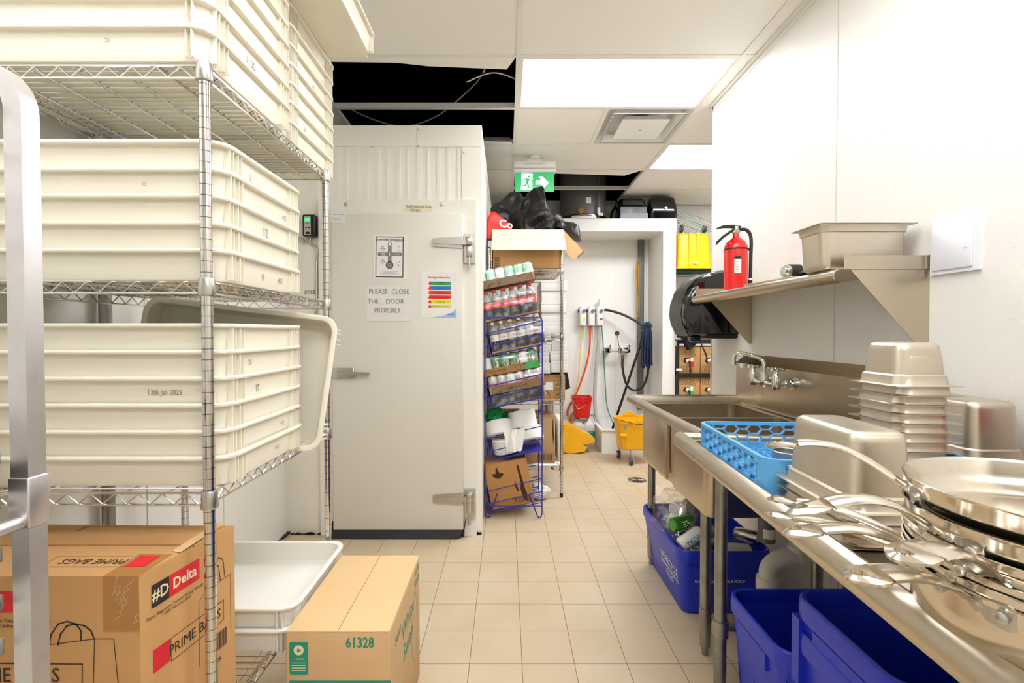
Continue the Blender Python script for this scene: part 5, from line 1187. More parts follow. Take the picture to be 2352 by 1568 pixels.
# things in the rack
def util(label, name, cat, loc, rz, fn): t = thing(name, label, cat, loc, rz); fn(t); return t
def f1(t):
    m = MB(); m.rings([[(q*math.cos(2*PI*i/24), q*math.sin(2*PI*i/24), z) for i in range(24)] for q, z in ((.040, 0), (.043, .002), (.043, .028), (.040, .030), (.038, .028), (.038, .003))], cap0=True, cap1=False); m.build('ring', 'chrome_dull', t)
    m = MB(); m.tube([(-.0, -.04, .02), (.02, -.10, .035), (.05, -.17, .03)], [.006, .005, .007], 8); m.build('handle', 'chrome_dull', t)
util('short round metal ladle lying in the blue dish rack', 'ladle', 'utensil', (.838, 1.42, TZ+.014), .3, f1)
def f2(t):
    m = MB(); m.rings([[(x*math.cos(2*PI*i/20), y*math.sin(2*PI*i/20), z) for i in range(20)] for x, y, z in ((.01, .008, 0), (.03, .022, .005), (.04, .028, .016), (.038, .026, .016), (.028, .02, .008))], cap0=True, cap1=True); m.build('bowl', 'chrome_dull', t)
    m = MB(); m.tube([(.035, 0, .015), (.10, -.01, .04), (.16, -.03, .03)], [.005, .006, .008], 8); m.build('handle', 'chrome_dull', t)
util('metal serving spoon lying in the blue dish rack', 'serving_spoon', 'utensil', (.80, 1.31, TZ+.014), -.9, f2)
util('second metal spoon with a dark handle in the blue dish rack', 'serving_spoon', 'utensil', (.90, 1.27, TZ+.014), -.5, f2)
# ---- steam pans
def pan_profile(w, d, h, lip=.011, step=.028, b=.030):
    """upright pan, bottom at 0, rim at h: (w, d, r, z) list for a loft"""
    O = [(w-2*lip-b-.034, d-2*lip-b-.034, .012, 0), (w-2*lip-b-.020, d-2*lip-b-.020, .018, .0012), (w-2*lip-b-.008, d-2*lip-b-.008, .022, .005), (w-2*lip-b-.001, d-2*lip-b-.001, .026, .011), (w-2*lip-b+.002, d-2*lip-b+.002, .027, .020),
         (w-2*lip-.017, d-2*lip-.017, .030, h-step), (w-2*lip-.008, d-2*lip-.008, .032, h-step+.004), (w-2*lip-.002, d-2*lip-.002, .033, h-.004), (w-2*lip+.004, d-2*lip+.004, .034, h-.001), (w, d, .012, h-.0012), (w, d, .012, h)]
    I = [(w-2*lip+.002, d-2*lip+.002, .033, h+.0002), (w-2*lip-.006, d-2*lip-.006, .032, h-.004), (w-2*lip-.011, d-2*lip-.011, .031, h-step+.004), (w-2*lip-.020, d-2*lip-.020, .029, h-step), (w-2*lip-b-.002, d-2*lip-b-.002, .024, .014), (w-2*lip-b-.034, d-2*lip-b-.034, .01, .002)]
    return O+I
def pan_obj(w, d, h, inv, mname='steel_dull', **k):
    m = MB()
    if inv: m.T = Matrix.Translation((0, 0, h)) @ Matrix.Rotation(PI, 4, 'X')
    m.loft(pan_profile(w, d, h, **k), 6); return m.build('steam_pan', mname)
p6 = pan_obj(.165, .170, .106, True)
N = 12; rdz = .0228; zs0 = TZ+.0145
for k in range(N):
    o = p6 if k == 0 else p6.copy()
    if k: C.objects.link(o)
    random.seed(k+5); o.location = (1.012+random.uniform(-.0025, .0025), 1.222+random.uniform(-.0025, .0025), zs0+k*rdz); o.rotation_euler = (random.uniform(-.008, .008), random.uniform(-.01, .01), .02+random.uniform(-.02, .02))
    nm = ['bottom one', 'second', 'third', 'fourth', 'fifth', 'sixth', 'seventh', 'eighth', 'ninth', 'tenth', 'eleventh', 'uppermost'][k]
    tag(o, ('small steel pan upside down in the tall pan stack, %s' % nm) + ('' if k in (0, 11) else ' from below'), 'steam pan', 'upside-down steel pans in the tall stack')
p4 = pan_obj(.160, .262, .146, True)
for k in range(4):
    o = p4 if k == 0 else p4.copy()
    if k: C.objects.link(o)
    o.location = (.700, .985, TZ+.003+k*.0205); o.rotation_euler = (0, 0, math.radians(-3.5)+.015*(k % 2))
    tag(o, 'steel pan upside down beside the frying pans, %s of four nested' % ('lowest', 'second from below', 'third from below', 'topmost')[k], 'steam pan', 'upside-down steel pans beside the frying pans')
p9 = pan_obj(.178, .262, .15, True)
p9.location = (1.268, 1.34, TZ+.066); tag(p9, 'deep steel pan upside down by the wall, right of the tall pan stack', 'steam pan')
pb = pan_obj(.178, .262, .064, True, step=.02)
pb.location = (1.268, 1.34, TZ+.001); tag(pb, 'shallow steel pan upside down under the deep pan by the wall', 'steam pan')
# ---- pan on the wall shelf
p3 = pan_obj(.325, .176, .152, False); p3.location = (1.02+.1725, 1.665, 1.4915); tag(p3, 'long steel pan standing open side up at the near end of the wall shelf', 'steam pan')
# red tub at the right edge of the picture
t = thing('red_tub', 'red plastic tub with blue rim at the right edge, behind the frying pans', 'tub', (1.28, 1.03, 1.036)); a = at(2343, 1010, 1.07)
x0 = 1.207
m = MB(); m.loft([(.13, .13, .02, 1.036), (.145, .145, .03, 1.09), (.155, .155, .03, 1.095), (.155, .155, .03, 1.118), (.145, .145, .02, 1.118), (.13, .13, .02, 1.04)], 4, x0+.078, 1.03); m.build('body', 'red_plastic', t, True)
MB().loft([(.157, .157, .03, 1.119), (.157, .157, .03, 1.124), (.13, .13, .03, 1.124), (.13, .13, .03, 1.119)], 4, x0+.078, 1.03).build('rim', 'rack_blue', t, True)
pu = pan_obj(.165, .165, .146, True); pu.location = (x0+.078, 1.03, TZ+.001); tag(pu, 'steel pan upside down under the red tub at the right edge', 'steam pan')
# ---- frying pans
def ribbon(mb, pts, hw, th):     # handle: centre line pts in local xz, half widths hw, crowned cross-section
    R = []
    for i, (x, z) in enumerate(pts):
        a = pts[max(i-1, 0)]; b = pts[min(i+1, len(pts)-1)]; tx, tz = b[0]-a[0], b[1]-a[1]; l = math.hypot(tx, tz); nx, nz = -tz/l, tx/l
        w_ = hw[i]; sec = [(-w_, -.1), (-w_*.85, .35), (-w_*.4, .8), (0, 1), (w_*.4, .8), (w_*.85, .35), (w_, -.1), (w_*.85, -.5), (w_*.3, -.1), (-w_*.3, -.1), (-w_*.85, -.5)]
        R.append([(x+nx*q*th, y, z+nz*q*th) for y, q in sec])
    return mb.rings(R)
PC = (.692, .578); R_PAN = .163; H_PAN = .05
def atz(u, v, Z):      # the point at height Z seen at photo pixel (u, v)
    Y = .3
    for _ in range(30): Y = Y*(CAM_H-Z)/max(1e-6, CAM_H-at(u, v, Y).z)
    return at(u, v, Y)
def frying_pan(label, k, u, v, ze, bump, rim, hgt=.05, wide=1.0, mark=None, group='stacked steel frying pans'):
    R = R_PAN; zb = rim-hgt; e = ze-zb
    random.seed(k*3+1); cx0, cy0 = PC[0]+random.uniform(-.002, .002), PC[1]+random.uniform(-.002, .002)
    end = atz(u, v, zb+e); dx_, dy_ = end.x-cx0, end.y-cy0; rl = math.hypot(dx_, dy_)
    t = thing('frying_pan', label, 'frying pan', (cx0, cy0, zb), (0, 0, math.atan2(dy_, dx_)), group)
    m = MB(); q_ = hgt-.05; m.lathe([(R*.70, 0), (R*.80, .0015), (R*.87, .007), (R*.93, .018), (R*.965, .030+q_*.6), (R*.985, hgt-.008), (R*.996, hgt-.002), (R, hgt), (R+.001, hgt+.0015), (R-.001, hgt+.0022), (R*.975, hgt-.002), (R*.95, .030+q_*.6), (R*.91, .019), (R*.84, .0085), (R*.76, .0045), (.001, .004)], 80, cap1=True); m.build('pan_body', 'steel_polish', t)
    z0 = hgt-.022; x0 = R*.96; L_ = rl-x0; P = []; HW = []; n = 24
    for i in range(n+1):
        f = i/n; P.append((x0+L_*f, z0+(e-z0)*(1-(1-f)**2)+bump*math.sin(PI*min(1, f*1.05))**1.2 if f < .95 else z0+(e-z0)*(1-(1-f)**2)))
        HW.append(wide*(.0150 if f < .04 else (.0105+.0065*math.sin(min(1, max(0, (f-.06)/.62))*PI*.5))))
    k2 = int(n*.75); m = MB(); ribbon(m, P[:k2+1], HW[:k2+1], .0055)
    (xa, za), (xe, ze) = P[k2], P[-1]; cx, cz = (xa+xe)/2, (za+ze)/2; dx, dz = (xe-xa)/2, (ze-za)/2; W = HW[k2]
    out = []; inn = []
    for q in range(28):
        a = 2*PI*q/28; ca, sa = math.cos(a), math.sin(a)
        if ca < 0: out.append((-abs(ca)**.35, math.copysign(abs(sa)**.3, sa)*W))
        else: out.append((ca, sa*W*(1-.42*ca)))
        inn.append((.36+ca*.36, sa*W*.36*(1-.35*ca)))
    def pt(c, off): return (cx+dx*c[0], c[1], cz+dz*c[0]+off)
    m.rings([[pt(c, -.0022) for c in out], [pt(c, .0008) for c in out], [pt(c, .0048) for c in inn], [pt(c, .0005) for c in inn]], closed=True, smooth=False)
    h = m.build('handle', 'steel_polish', t)
    m = MB(); zz = hgt-.024; rings_ = []
    for i in range(13):
        a = -.27+.54*i/12; s_h = .006+.010*(abs(a)/.27)**.5 if abs(a) > .05 else .012; s_h *= (1 if abs(a) < .24 else .7); c_, s_ = math.cos(a), math.sin(a); RR = R*.957
        rings_.append([((RR-.002)*c_, (RR-.002)*s_, zz-s_h), ((RR+.002)*c_, (RR+.002)*s_, zz-s_h), ((RR+.006)*c_, (RR+.006)*s_, zz+s_h), ((RR+.002)*c_, (RR+.002)*s_, zz+s_h)])
    m.rings(rings_, smooth=False); m.build('bracket', 'chrome_dull', h)
    for a in (-.20, .20):
        r = MB(); c_, s_ = math.cos(a), math.sin(a); RR = R*.957+.003
        r.tube([(RR*c_, RR*s_, zz), ((RR+.005)*c_, (RR+.005)*s_, zz), ((RR+.0065)*c_, (RR+.0065)*s_, zz)], [.0065, .0065, .004], 14); r.build('rivet', 'chrome_dull', h)
    if mark:
        m = MB(); a = .50; c_, s_ = math.cos(a), math.sin(a); RR = R*.975+.0035
        m.text(mark, .015, (RR*c_, RR*s_, zz+.002), (-s_, c_, 0), (.2*c_, .2*s_, 1), 1.1); m.build('engraving', 'galv', t)
    return t
frying_pan('steel frying pan at the bottom of the stack, deepest, handle to the far left', 0, 1757, 1178, .966, .012, .984, .080)
frying_pan('steel frying pan second from the bottom, its broad handle lowest and nearest', 1, 1945, 1328, 1.015, .008, .997, wide=1.25)
frying_pan('steel frying pan third from the bottom, its handle end showing farthest back', 2, 1762, 1143, 1.004, .012, 1.007)
frying_pan('steel frying pan in the middle of the stack, long handle below two others', 3, 1797, 1225, 1.022, .018, 1.018)
frying_pan('steel frying pan with a short broad handle pointing to the camera, rivets showing', 4, 2052, 1285, 1.061, .010, 1.030, wide=1.3, mark='Vigor')
frying_pan('steel frying pan second from the top, its handle arched over the table edge', 5, 1806, 1180, 1.065, .026, 1.056)
frying_pan('topmost steel frying pan, handle curving past the upside-down pan', 6, 1757, 1022, 1.109, .020, 1.089)
tray = MB().rbox(.56, .84, .44, .74, TZ+.001, TZ+.017, .006) ; 
t = tag(tray.build('metal_tray', 'steel_dull'), 'flat steel tray under the frying pans', 'tray')
# ================================================================ wall shelf
ws = thing('wall_shelf', 'stainless wall shelf on triangular brackets above the sink', 'wall shelf', (1.22, 2.15, 1.44))
WX = 1.062; WY0, WY1 = 1.555, 2.745; WZ = 1.490
m = MB(); m.box(WX+.015, XR-.001, WY0, WY1, WZ-.0015, WZ)
prof = [(.02, 0), (.008, -.002), (-.002, -.010), (-.006, -.022), (-.002, -.034), (.008, -.042), (.016, -.044)]
ring = [(WX+x, WZ+z) for x, z in prof]+[(WX+x+.003, WZ+z-.002) for x, z in prof[::-1]]
m.rings([[(x, y, z) for x, z in ring] for y in (WY0, WY1)], smooth=True)
m.box(WX+.02, XR-.001, WY1-.0015, WY1, WZ, WZ+.042); m.box(WX+.03, XR-.001, WY0-.0015, WY0, WZ-.002, WZ+.043); m.box(XR-.003, XR-.001, WY0, WY1, WZ, WZ+.045)
m.build('shelf', 'steel', ws, True)
for y in (WY0+.004, WY1-.06):
    m = MB(); m.prism([(1.115, WZ-.002), (XR-.001, WZ-.002), (XR-.001, WZ-.27), (XR-.018, WZ-.27)], 'y', y, y+.002)
    m.box(XR-.006, XR-.001, y+.002, y+.027, WZ-.27, WZ-.006); m.box(1.13, XR-.002, y+.002, y+.022, WZ-.006, WZ-.003); m.build('bracket', 'steel', ws, True)
# fire extinguisher
fe = thing('fire_extinguisher', 'red fire extinguisher with black hose standing on the wall shelf', 'fire extinguisher', (1.153, 2.42, WZ)); c = (1.153, 2.42, WZ)
MB().lathe([(.045, 0), (.054, .004), (.055, .012), (.055, .205), (.053, .225), (.044, .245), (.028, .262), (.016, .272), (.0145, .29)], 36, c).build('cylinder', 'red_paint', fe, True)
MB().lathe([(.0165, .288), (.019, .292), (.019, .305), (.014, .31), (.014, .325)], 18, c).build('valve', 'chrome_dull', fe, True)
def fp(l, y0, y1): return [(c[0]+x, c[2]+z) for x, z in l]
m = MB(); m.prism(fp([(.02, .325), (-.02, .332), (-.07, .328), (-.095, .318), (-.092, .313), (-.06, .318), (-.02, .318), (.02, .308)], 0, 0), 'y', c[1]-.011, c[1]+.011); m.build('top_lever', 'black_matte', fe, True)
m = MB(); m.prism(fp([(.006, .310), (-.03, .290), (-.07, .262), (-.098, .232), (-.095, .252), (-.07, .276), (-.03, .305), (.0, .318)], 0, 0), 'y', c[1]-.010, c[1]+.010); m.build('handle', 'black_matte', fe, True)
MB().tube(spline([(c[0]+.018, c[1], WZ+.308), (c[0]+.045, c[1], WZ+.310), (c[0]+.066, c[1]-.005, WZ+.290), (c[0]+.072, c[1]-.01, WZ+.25), (c[0]+.070, c[1]-.012, WZ+.18), (c[0]+.069, c[1]-.012, WZ+.055)], 8), .0085, 12).build('hose', 'rubber', fe, True)
MB().tube([(c[0]+.069, c[1]-.012, WZ+.055), (c[0]+.069, c[1]-.012, WZ+.012)], .0095, 12).build('nozzle', 'black_matte', fe, True)
MB().tube([(c[0]+.069, c[1]-.012, WZ+.064), (c[0]+.069, c[1]-.012, WZ+.054)], .0105, 12).build('nozzle_ring', 'white_plastic', fe, True)
m = MB(); m.lathe([(.0562, .205), (.0562, .212)], 36, c, False, False); m.tube([(c[0]+.05, c[1], WZ+.2085), (c[0]+.078, c[1]-.012, WZ+.2085)], .006, 8); m.build('strap', 'black_matte', fe, True)
cyl_patch(MB(), c, .0556, -.55, .02, WZ+.085, WZ+.155).build('instruction_label', 'sticker', fe, True)
cyl_patch(MB(), c, .0558, -.53, .0, WZ+.155, WZ+.168).build('label_band', 'ink', fe, True)
m = MB()
for k in range(7): cyl_patch(m, c, .0559, -.48, -.18, WZ+.093+k*.008, WZ+.0945+k*.008, 4)
m.build('label_lines', 'ink_grey', fe, True)
m = MB(); m.tube([(c[0]-.012, c[1]-.012, WZ+.30), (c[0]-.02, c[1]-.014, WZ+.292)], .003, 6); m.build('safety_pin', 'p_yellow', fe, True)
# small things on the shelf
t = thing('steel_canister', 'small shiny metal cylinder with black rubber band lying on the wall shelf', 'canister', (1.2, 1.9, WZ)); yq = 1.90
xa = X_(1797, yq); 
for (x0, x1, r, mm, nm) in ((xa, xa+.012, .020, 'chrome', 'end_knob'), (xa+.010, xa+.028, .026, 'chrome_dull', 'collar'), (xa+.022, xa+.062, .0285, 'rubber', 'rubber_band'), (xa+.06, xa+.20, .023, 'chrome', 'barrel')):
    MB().tube([(x0, yq, WZ+.034), (x1, yq, WZ+.034)], r, 20).build(nm, mm, t, True)
m = MB(); m.box(XR-.19, XR-.12, 2.0, 2.02, WZ, WZ+.008)
m = MB(); m.T = Matrix.Translation((1.165, 2.04, WZ+.003)) @ Matrix.Rotation(math.radians(3), 4, 'Z'); m.rbox(-.07, .15, -.17, .17, 0, .010, .004); m.T = Matrix(); tag(m.build('flat_lid', 'steel_dull'), 'flat steel lid lying on the wall shelf behind the extinguisher', 'lid')
m = MB(); m.T = Matrix.Translation((1.19, 1.95, WZ+.018)) @ Matrix.Rotation(math.radians(-3), 4, 'X'); m.rbox(-.05, .12, -.12, .14, 0, .007, .003); m.T = Matrix(); tag(m.build('flat_lid', 'chrome_dull'), 'smaller steel lid lying on top of the flat lid under the metal cylinder', 'lid')
# ---- paper towel dispenser on the wall end
t = thing('towel_dispenser', 'large glossy black paper towel dispenser on the end of the right wall', 'towel dispenser', (1.25, 3.0, 1.28))
yd0, yd1 = 2.84, 3.14
def dp(l): return [(at(u, v, 2.84).x, at(u, v, 2.84).z) for u, v in l]
side = dp([(1700, 618), (1660, 618), (1630, 623), (1600, 638), (1578, 660), (1567, 690), (1563, 715), (1566, 750)])
prf = [(XR, 1.655), (1.30, 1.655), (1.215, 1.645), (1.15, 1.61), (1.10, 1.55), (1.065, 1.46), (1.055, 1.38), (1.075, 1.295), (1.085, 1.27), (XR, 1.27)]
prf = [(XR-.001, 1.655), (1.29, 1.655), (1.215, 1.64), (1.135, 1.60), (1.085, 1.54), (1.058, 1.46), (1.052, 1.39), (1.065, 1.33), (1.10, 1.262), (XR-.001, 1.262)]
prf = [(x, z) for x, z in prf]
m = MB(); 
R = []
for y, k in ((yd0, .93), (yd0+.012, .985), (yd0+.035, 1), (yd1-.035, 1), (yd1-.012, .985), (yd1, .93)): R.append([(XR-.001+(x-XR+.001)*k, y, 1.455+(z-1.455)*k) for x, z in prf])
m.rings(R); m.build('cover', 'black_gloss', t, True)
m = MB(); m.rings([[(XR-.001+(x-XR+.001)*1.012, y, 1.455+(z-1.455)*1.01) for x, z in prf] for y in (yd0+.05, yd1-.05)]); m.build('front_window', 'black_plastic', t, True)
m = MB(); m.rbox(1.20, XR-.001, yd0+.005, yd1-.005, 1.245, 1.275, .01); m.build('base', 'black_matte', t, True)
m = MB(); m.rbox(1.11, 1.17, yd0+.04, yd0+.10, 1.225, 1.262, .01); m.build('tear_tab', 'black_plastic', t, True)
# ---- wall plate
t = thing('wall_access_panel', 'small square white access panel on the right wall', 'access panel', (XR, 1.466, 1.547))
MB().box(XR-.010, XR, 1.388, 1.548, 1.466, 1.633).build('frame', 'plate_white', t, True)
MB().rbox(XR-.016, XR-.009, 1.405, 1.538, 1.478, 1.622, .003).build('door', 'plate_white', t, True)
MB().box(XR-.0185, XR-.0155, 1.418, 1.428, 1.535, 1.552).build('catch', 'plate_white', t, True)
# ================================================================ blue bins
def bin_(label, x0, x1, y0, y1, z0, h, cat='recycling bin', group=None, taper=.86, name='recycling_bin'):
    t = thing(name, label, cat, ((x0+x1)/2, (y0+y1)/2, z0), 0, group); W_, D_ = x1-x0, y1-y0
    m = MB(); k = taper
    m.loft([(W_*k-.02, D_*k-.02, .03, 0), (W_*k, D_*k, .035, .008), (W_*.965, D_*.965, .045, h-.055), (W_*.965, D_*.965, .045, h-.05)], 6, cap1=False); m.loft([(W_*.965-.006, D_*.965-.006, .045, h-.04), (W_*k-.01, D_*k-.01, .035, .012), (W_*k-.03, D_*k-.03, .03, .009)], 6, cap0=False)
    m.build('tub', 'bin_blue', t)
    m = MB(); m.rings([[(x, y, z) for x, y in rrect(w_, d_, r_, 6)] for w_, d_, r_, z in ((W_*.965, D_*.965, .045, h-.055), (W_, D_, .055, h-.053), (W_+.004, D_+.004, .056, h-.03), (W_, D_, .055, h-.004), (W_-.008, D_-.008, .052, h), (W_-.022, D_-.022, .048, h-.002), (W_*.965-.010, D_*.965-.010, .045, h-.04))], closed=True)
    m.build('rim', 'bin_blue', t)
    return t, W_, D_
t, W_, D_ = bin_('blue recycling bin full of cans under the steel sink', .765, 1.185, 2.10, 2.71, .001, .312, taper=.82, name='recycling_bin')
def side_text(mb, s, sz, W, D, h, u, z, face, k=.82):   # lettering on a tapered side; face 'x' is the left side, 'y' the near side
    f = z/(h-.055); kk = k+(.965-k)*f
    if face == 'y': mb.text(s, sz, (u, -D/2*kk-.002, z), (1, 0, 0), (0, -D/2*(.965-k)/h, 1), .8, .01)
    else: mb.text(s, sz, (-W/2*kk-.002, u, z), (0, -1, 0), (-W/2*(.965-k)/h, 0, 1), .8, .01)
m = MB(); side_text(m, 'WE RECYCLE', .050, W_, D_, .312, -.12, .175, 'x'); side_text(m, 'REGION OF WATERLOO', .027, W_, D_, .312, -.12, .138, 'x'); side_text(m, 'PLACE AT CURB\nFOR COLLECTION', .016, W_, D_, .312, -.11, .108, 'x')
side_text(m, 'PLACE AT CURB FOR BLUE PICKUP', .018, W_, D_, .312, -.02, .165, 'y'); m.build('print', 'print_white', t)
# cans and the clear bag in it
def loose_can(label, loc, rot, m_, txt, tm, grp='empty cans in the blue recycling bin', ts=.04, tdir=0):
    t = thing('drink_can', label, 'can', loc, rot, grp); h = .122; r = .033
    MB().lathe([(.026, 0), (r, .008), (r, h-.016), (.027, h-.003), (.026, h), (.024, h), (.0235, h-.004)], 24).build('can_body', m_, t)
    MB().lathe([(.0262, h-.004), (.0268, h), (.024, h+.0005), (.0238, h-.003)], 20).build('can_lid', 'can_metal', t)
    if txt:
        mb = MB()
        for s, up in txt:
            vs, fs = textverts(s, ts, 1, .02); rr = r+.0006
            mb.add([(rr*math.sin(v.y/rr+tdir+up), -rr*math.cos(v.y/rr+tdir+up), .06-v.x) for v in vs], fs)
        mb.build('print', tm, t)
    return t
loose_can('green beer can with white letters on top of the cans in the blue bin', at(1543, 1207, 2.26), (0, math.radians(80), math.radians(18)), 'can_beer_green', [('HEI', 0)], 'print_white', ts=.036, tdir=-.2)
loose_can('white can with blue lettering lying just below the green can in the bin', at(1562, 1253, 2.18), (0, math.radians(62), math.radians(12)), 'can_white', [('ULTRA', -.3), ('beer', .45)], 'p_blue', ts=.024)
loose_can('white and blue can standing in the left corner of the blue bin', at(1560, 1252, 2.26)+Vector((.05, .03, -.06)), (.25, -.2, 0), 'can_white', [('CCL', 0)], 'ink', ts=.026)
for k, (u, v, Y, r, c_, lb) in enumerate(((1545, 1168, 2.42, (1.2, .4, .3), 'can_silver', 'silver can inside the clear bag, uppermost'), (1560, 1175, 2.36, (.7, .9, 1.1), 'can_silver', 'silver can inside the clear bag, right of the uppermost'), (1540, 1190, 2.40, (1.5, 0, .8), 'can_white', 'white can inside the clear bag, left of the green can'), (1600, 1240, 2.3, (1.3, .5, 2), 'can_silver', 'silver can behind the sink leg in the blue bin'), (1690, 1225, 2.3, (1.4, .2, .5), 'can_metal', 'dull metal can at the right in the blue bin'), (1700, 1250, 2.4, (1.3, .9, 2.5), 'ink_grey', 'grey can deep in the right of the blue bin'), (1660, 1262, 2.25, (1.5, .3, 1.3), 'can_white', 'pale can behind the table leg in the blue bin'), (1580, 1262, 2.28, (1.4, .6, .2), 'can_silver', 'silver can under the white and blue ones in the bin'))):
    loose_can(lb, at(u, v, Y), r, c_, None, None)
m = MB(); crumple(m, (.86, 2.40, .36), (.115, .14, .12), 21, .3, 2.4, 28, 18); tag(m.build('clear_bag', 'film_bag'), 'clear plastic bag of empty cans sticking out of the blue bin', 'plastic bag')
for k in range(4):
    random.seed(k); loose_can('empty can buried among others in the blue bin', (.90+.05*k, 2.30+.08*k, .13+.02*(k % 3)), (1.4+random.random()*.3, random.random(), random.random()*6), ('can_silver', 'can_white', 'can_green')[k % 3], None, None, grp='buried cans in the blue bin')
t, W_, D_ = bin_('empty deep blue bin standing left of the two nested bins', .738, 1.25, 1.262, 1.60, .001, .420, taper=.84)
def ribs(t, W_, D_, h, k=.84):
    m = MB(); z0, z1 = .02, h-.075
    for s in (-.16, .02, .12):
        kk = lambda z: k+(.965-k)*z/h
        for face in (-1,):
            m.rings([[(face*W_/2*kk(z)-.003, s-.05*0-.0025, z), (face*W_/2*kk(z)+.002, s-.0025, z), (face*W_/2*kk(z)+.002, s+.0025, z), (face*W_/2*kk(z)-.003, s+.0025, z)] for z in (z0, z1)], smooth=False)
    m.box(-W_/2*.965-.006, -W_/2*.9, -D_*.22, D_*.26, h-.11, h-.06); m.build('side_rib', 'bin_blue', t)
ribs(t, W_, D_, .42)
t, W_, D_ = bin_('lower of the two nested deep blue bins under the dish table', .745, 1.29, .885, 1.245, .001, .525, group='nested blue bins', taper=.84)
t2, W_, D_ = bin_('upper of the two nested deep blue bins under the dish table', .745, 1.29, .885, 1.245, .086, .525, group='nested blue bins', taper=.84)
ribs(t2, W_, D_, .525)
m = MB(); m.box(-W_/2-.004, -W_/2+.02, .135, .165, .30, .47); m.build('rim_hook', 'bin_blue', t2)
# ================================================================ speed rack at the far left
SRY = .765; sx1 = X_(80, .765); sx0 = sx1-.50; top = 1.70
sr = thing('speed_rack', 'aluminium tray rack with curved top corner at the left edge', 'tray rack', ((sx0+sx1)/2, .5, 0))
def sq_tube(mb, pts, w_, d_):      # rectangular section swept in the XZ plane
    R = []
    for i, (x, y, z) in enumerate(pts):
        a = pts[max(i-1, 0)]; b = pts[min(i+1, len(pts)-1)]; tx, tz = b[0]-a[0], b[2]-a[2]; l = math.hypot(tx, tz); nx, nz = tz/l, -tx/l
        R.append([(x+nx*w_/2, y-d_/2, z+nz*w_/2), (x+nx*w_/2, y+d_/2, z+nz*w_/2), (x-nx*w_/2, y+d_/2, z-nz*w_/2), (x-nx*w_/2, y-d_/2, z-nz*w_/2)])
    return mb.rings(R, smooth=True)
for y in (SRY, SRY-.62):
    w_ = .028; xr = sx1-w_/2; xl = sx0+w_/2; R_ = .07
    P = [(xr, y, .09), (xr, y, .6), (xr, y, top-R_)]+[(xr-R_+R_*math.cos(a), y, top-R_+R_*math.sin(a)) for a in [PI/2*i/10 for i in range(1, 11)]]+[(xl+R_-R_*math.sin(a), y, top-R_+R_*math.cos(a)) for a in [PI/2*i/10 for i in range(0, 11)]]+[(xl, y, .6), (xl, y, .09)]
    sq_tube(MB(), P, w_, .030).build('end_frame', 'alu', sr, True)
for z in (.985, .12):
    for x in (sx0+.014, sx1-.014): MB().tube([(x, SRY-.62, z), (x, SRY, z)], .011, 12).build('side_rail', 'alu', sr, True)
m = MB(); m.rbox(sx1-.031, sx1+.003, SRY-.018, SRY+.018, .975, 1.055, .003); m.build('sleeve_joint', 'alu', sr, True)
zl = [Z_(v, .745) for v in (232, 340, 447, 548, 655, 755, 860, 962, 1065, 1170, 1290, 1400, 1500)]
for k, z in enumerate(zl):
    m = MB(); 
    for y in (SRY-.018, SRY-.62+.018): m.box(sx0+.03, sx1-.042, y-.030, y+.002, z-.001, z+.001); m.box(sx0+.03, sx1-.042, y-.001, y+.002, z, z+.022)
    m.build('slide', 'alu', sr, True)
for (x, y) in ((sx0+.02, SRY-.62), (sx1-.02, SRY-.62), (sx0+.02, SRY), (sx1-.02, SRY)):
    m = MB(); m.tube([(x-.012, y, .04), (x+.012, y, .04)], .04, 18); m.build('caster', 'wheel', sr, True)
for k, (z, lb) in enumerate(((zl[9]+.0455, 'dark brown round baking pan on the tray rack, uppermost of three'), (zl[9]+.022, 'dark brown round baking pan just under the uppermost one on the tray rack'), (zl[11]+.028, 'dark brown round baking pan on a lower slide of the tray rack'))):
    m = MB(); m.lathe([(.13, 0), (.135, .002), (.15, .022), (.156, .024), (.156, .021), (.146, .019), (.132, .004), (.001, .004)], 40, (X_(-70, .66)-.155, .62, z)); tag(m.build('baking_pan', 'brown_pan'), lb, 'baking pan', 'dark baking pans')
# ================================================================ cartons at left
t = thing('paper_bag_box', 'large printed brown carton of paper bags on the bottom of the wire rack', 'cardboard box', (-.98, 1.13, .343), (0, 0, 0))
z0, z1 = .343, .772; A = (-.772, .995); B = (-.728, 1.268); Cc = (-1.27, 1.268); D = (-1.27, .995)
m = MB(); m.rings([[(*p, z) for p in (D, A, B, Cc)] for z in (z0, z1-.004)], smooth=False); m.build('body', 'card', t, True)
m = MB(); ym = 1.14
m.rings([[(p[0], p[1], z) for p in ((D[0], D[1]+.001), (A[0], A[1]+.001), (A[0]+.020, ym-.002), (D[0], ym-.002))] for z in (z1-.004, z1)], smooth=False); m.build('flap', 'card', t, True)
m = MB(); m.rings([[(D[0], ym+.002, z1-.003), (A[0]+.024, ym+.002, z1-.003), (B[0]-.001, B[1]-.001, z1-.004), (Cc[0], Cc[1]-.001, z1-.004)], [(D[0], ym+.002, z1+.001), (A[0]+.0, ym+.002, z1+.004), (A[0]+.03, ym+.06, z1+.012), (Cc[0], Cc[1]-.001, z1)]], smooth=False); m.build('flap', 'card', t, True)
m = MB(); m.add([(A[0]-.012, ym-.03, z1+.001), (A[0]+.015, ym-.04, z1+.002), (A[0]+.04, ym+.09, z1+.016), (A[0]+.018, ym+.095, z1+.018)], [(0, 1, 2, 3)]); m.build('torn_edge', 'card_light', t, True)
yf = A[1]-.0012; E3 = (0, 0, 1)
rd = Vector((B[0]-A[0], B[1]-A[1], 0)).normalized(); rn = Vector((rd.y, -rd.x, 0))
def RS(u, z): return Vector((A[0], A[1], z))+rd*u+rn*.0012
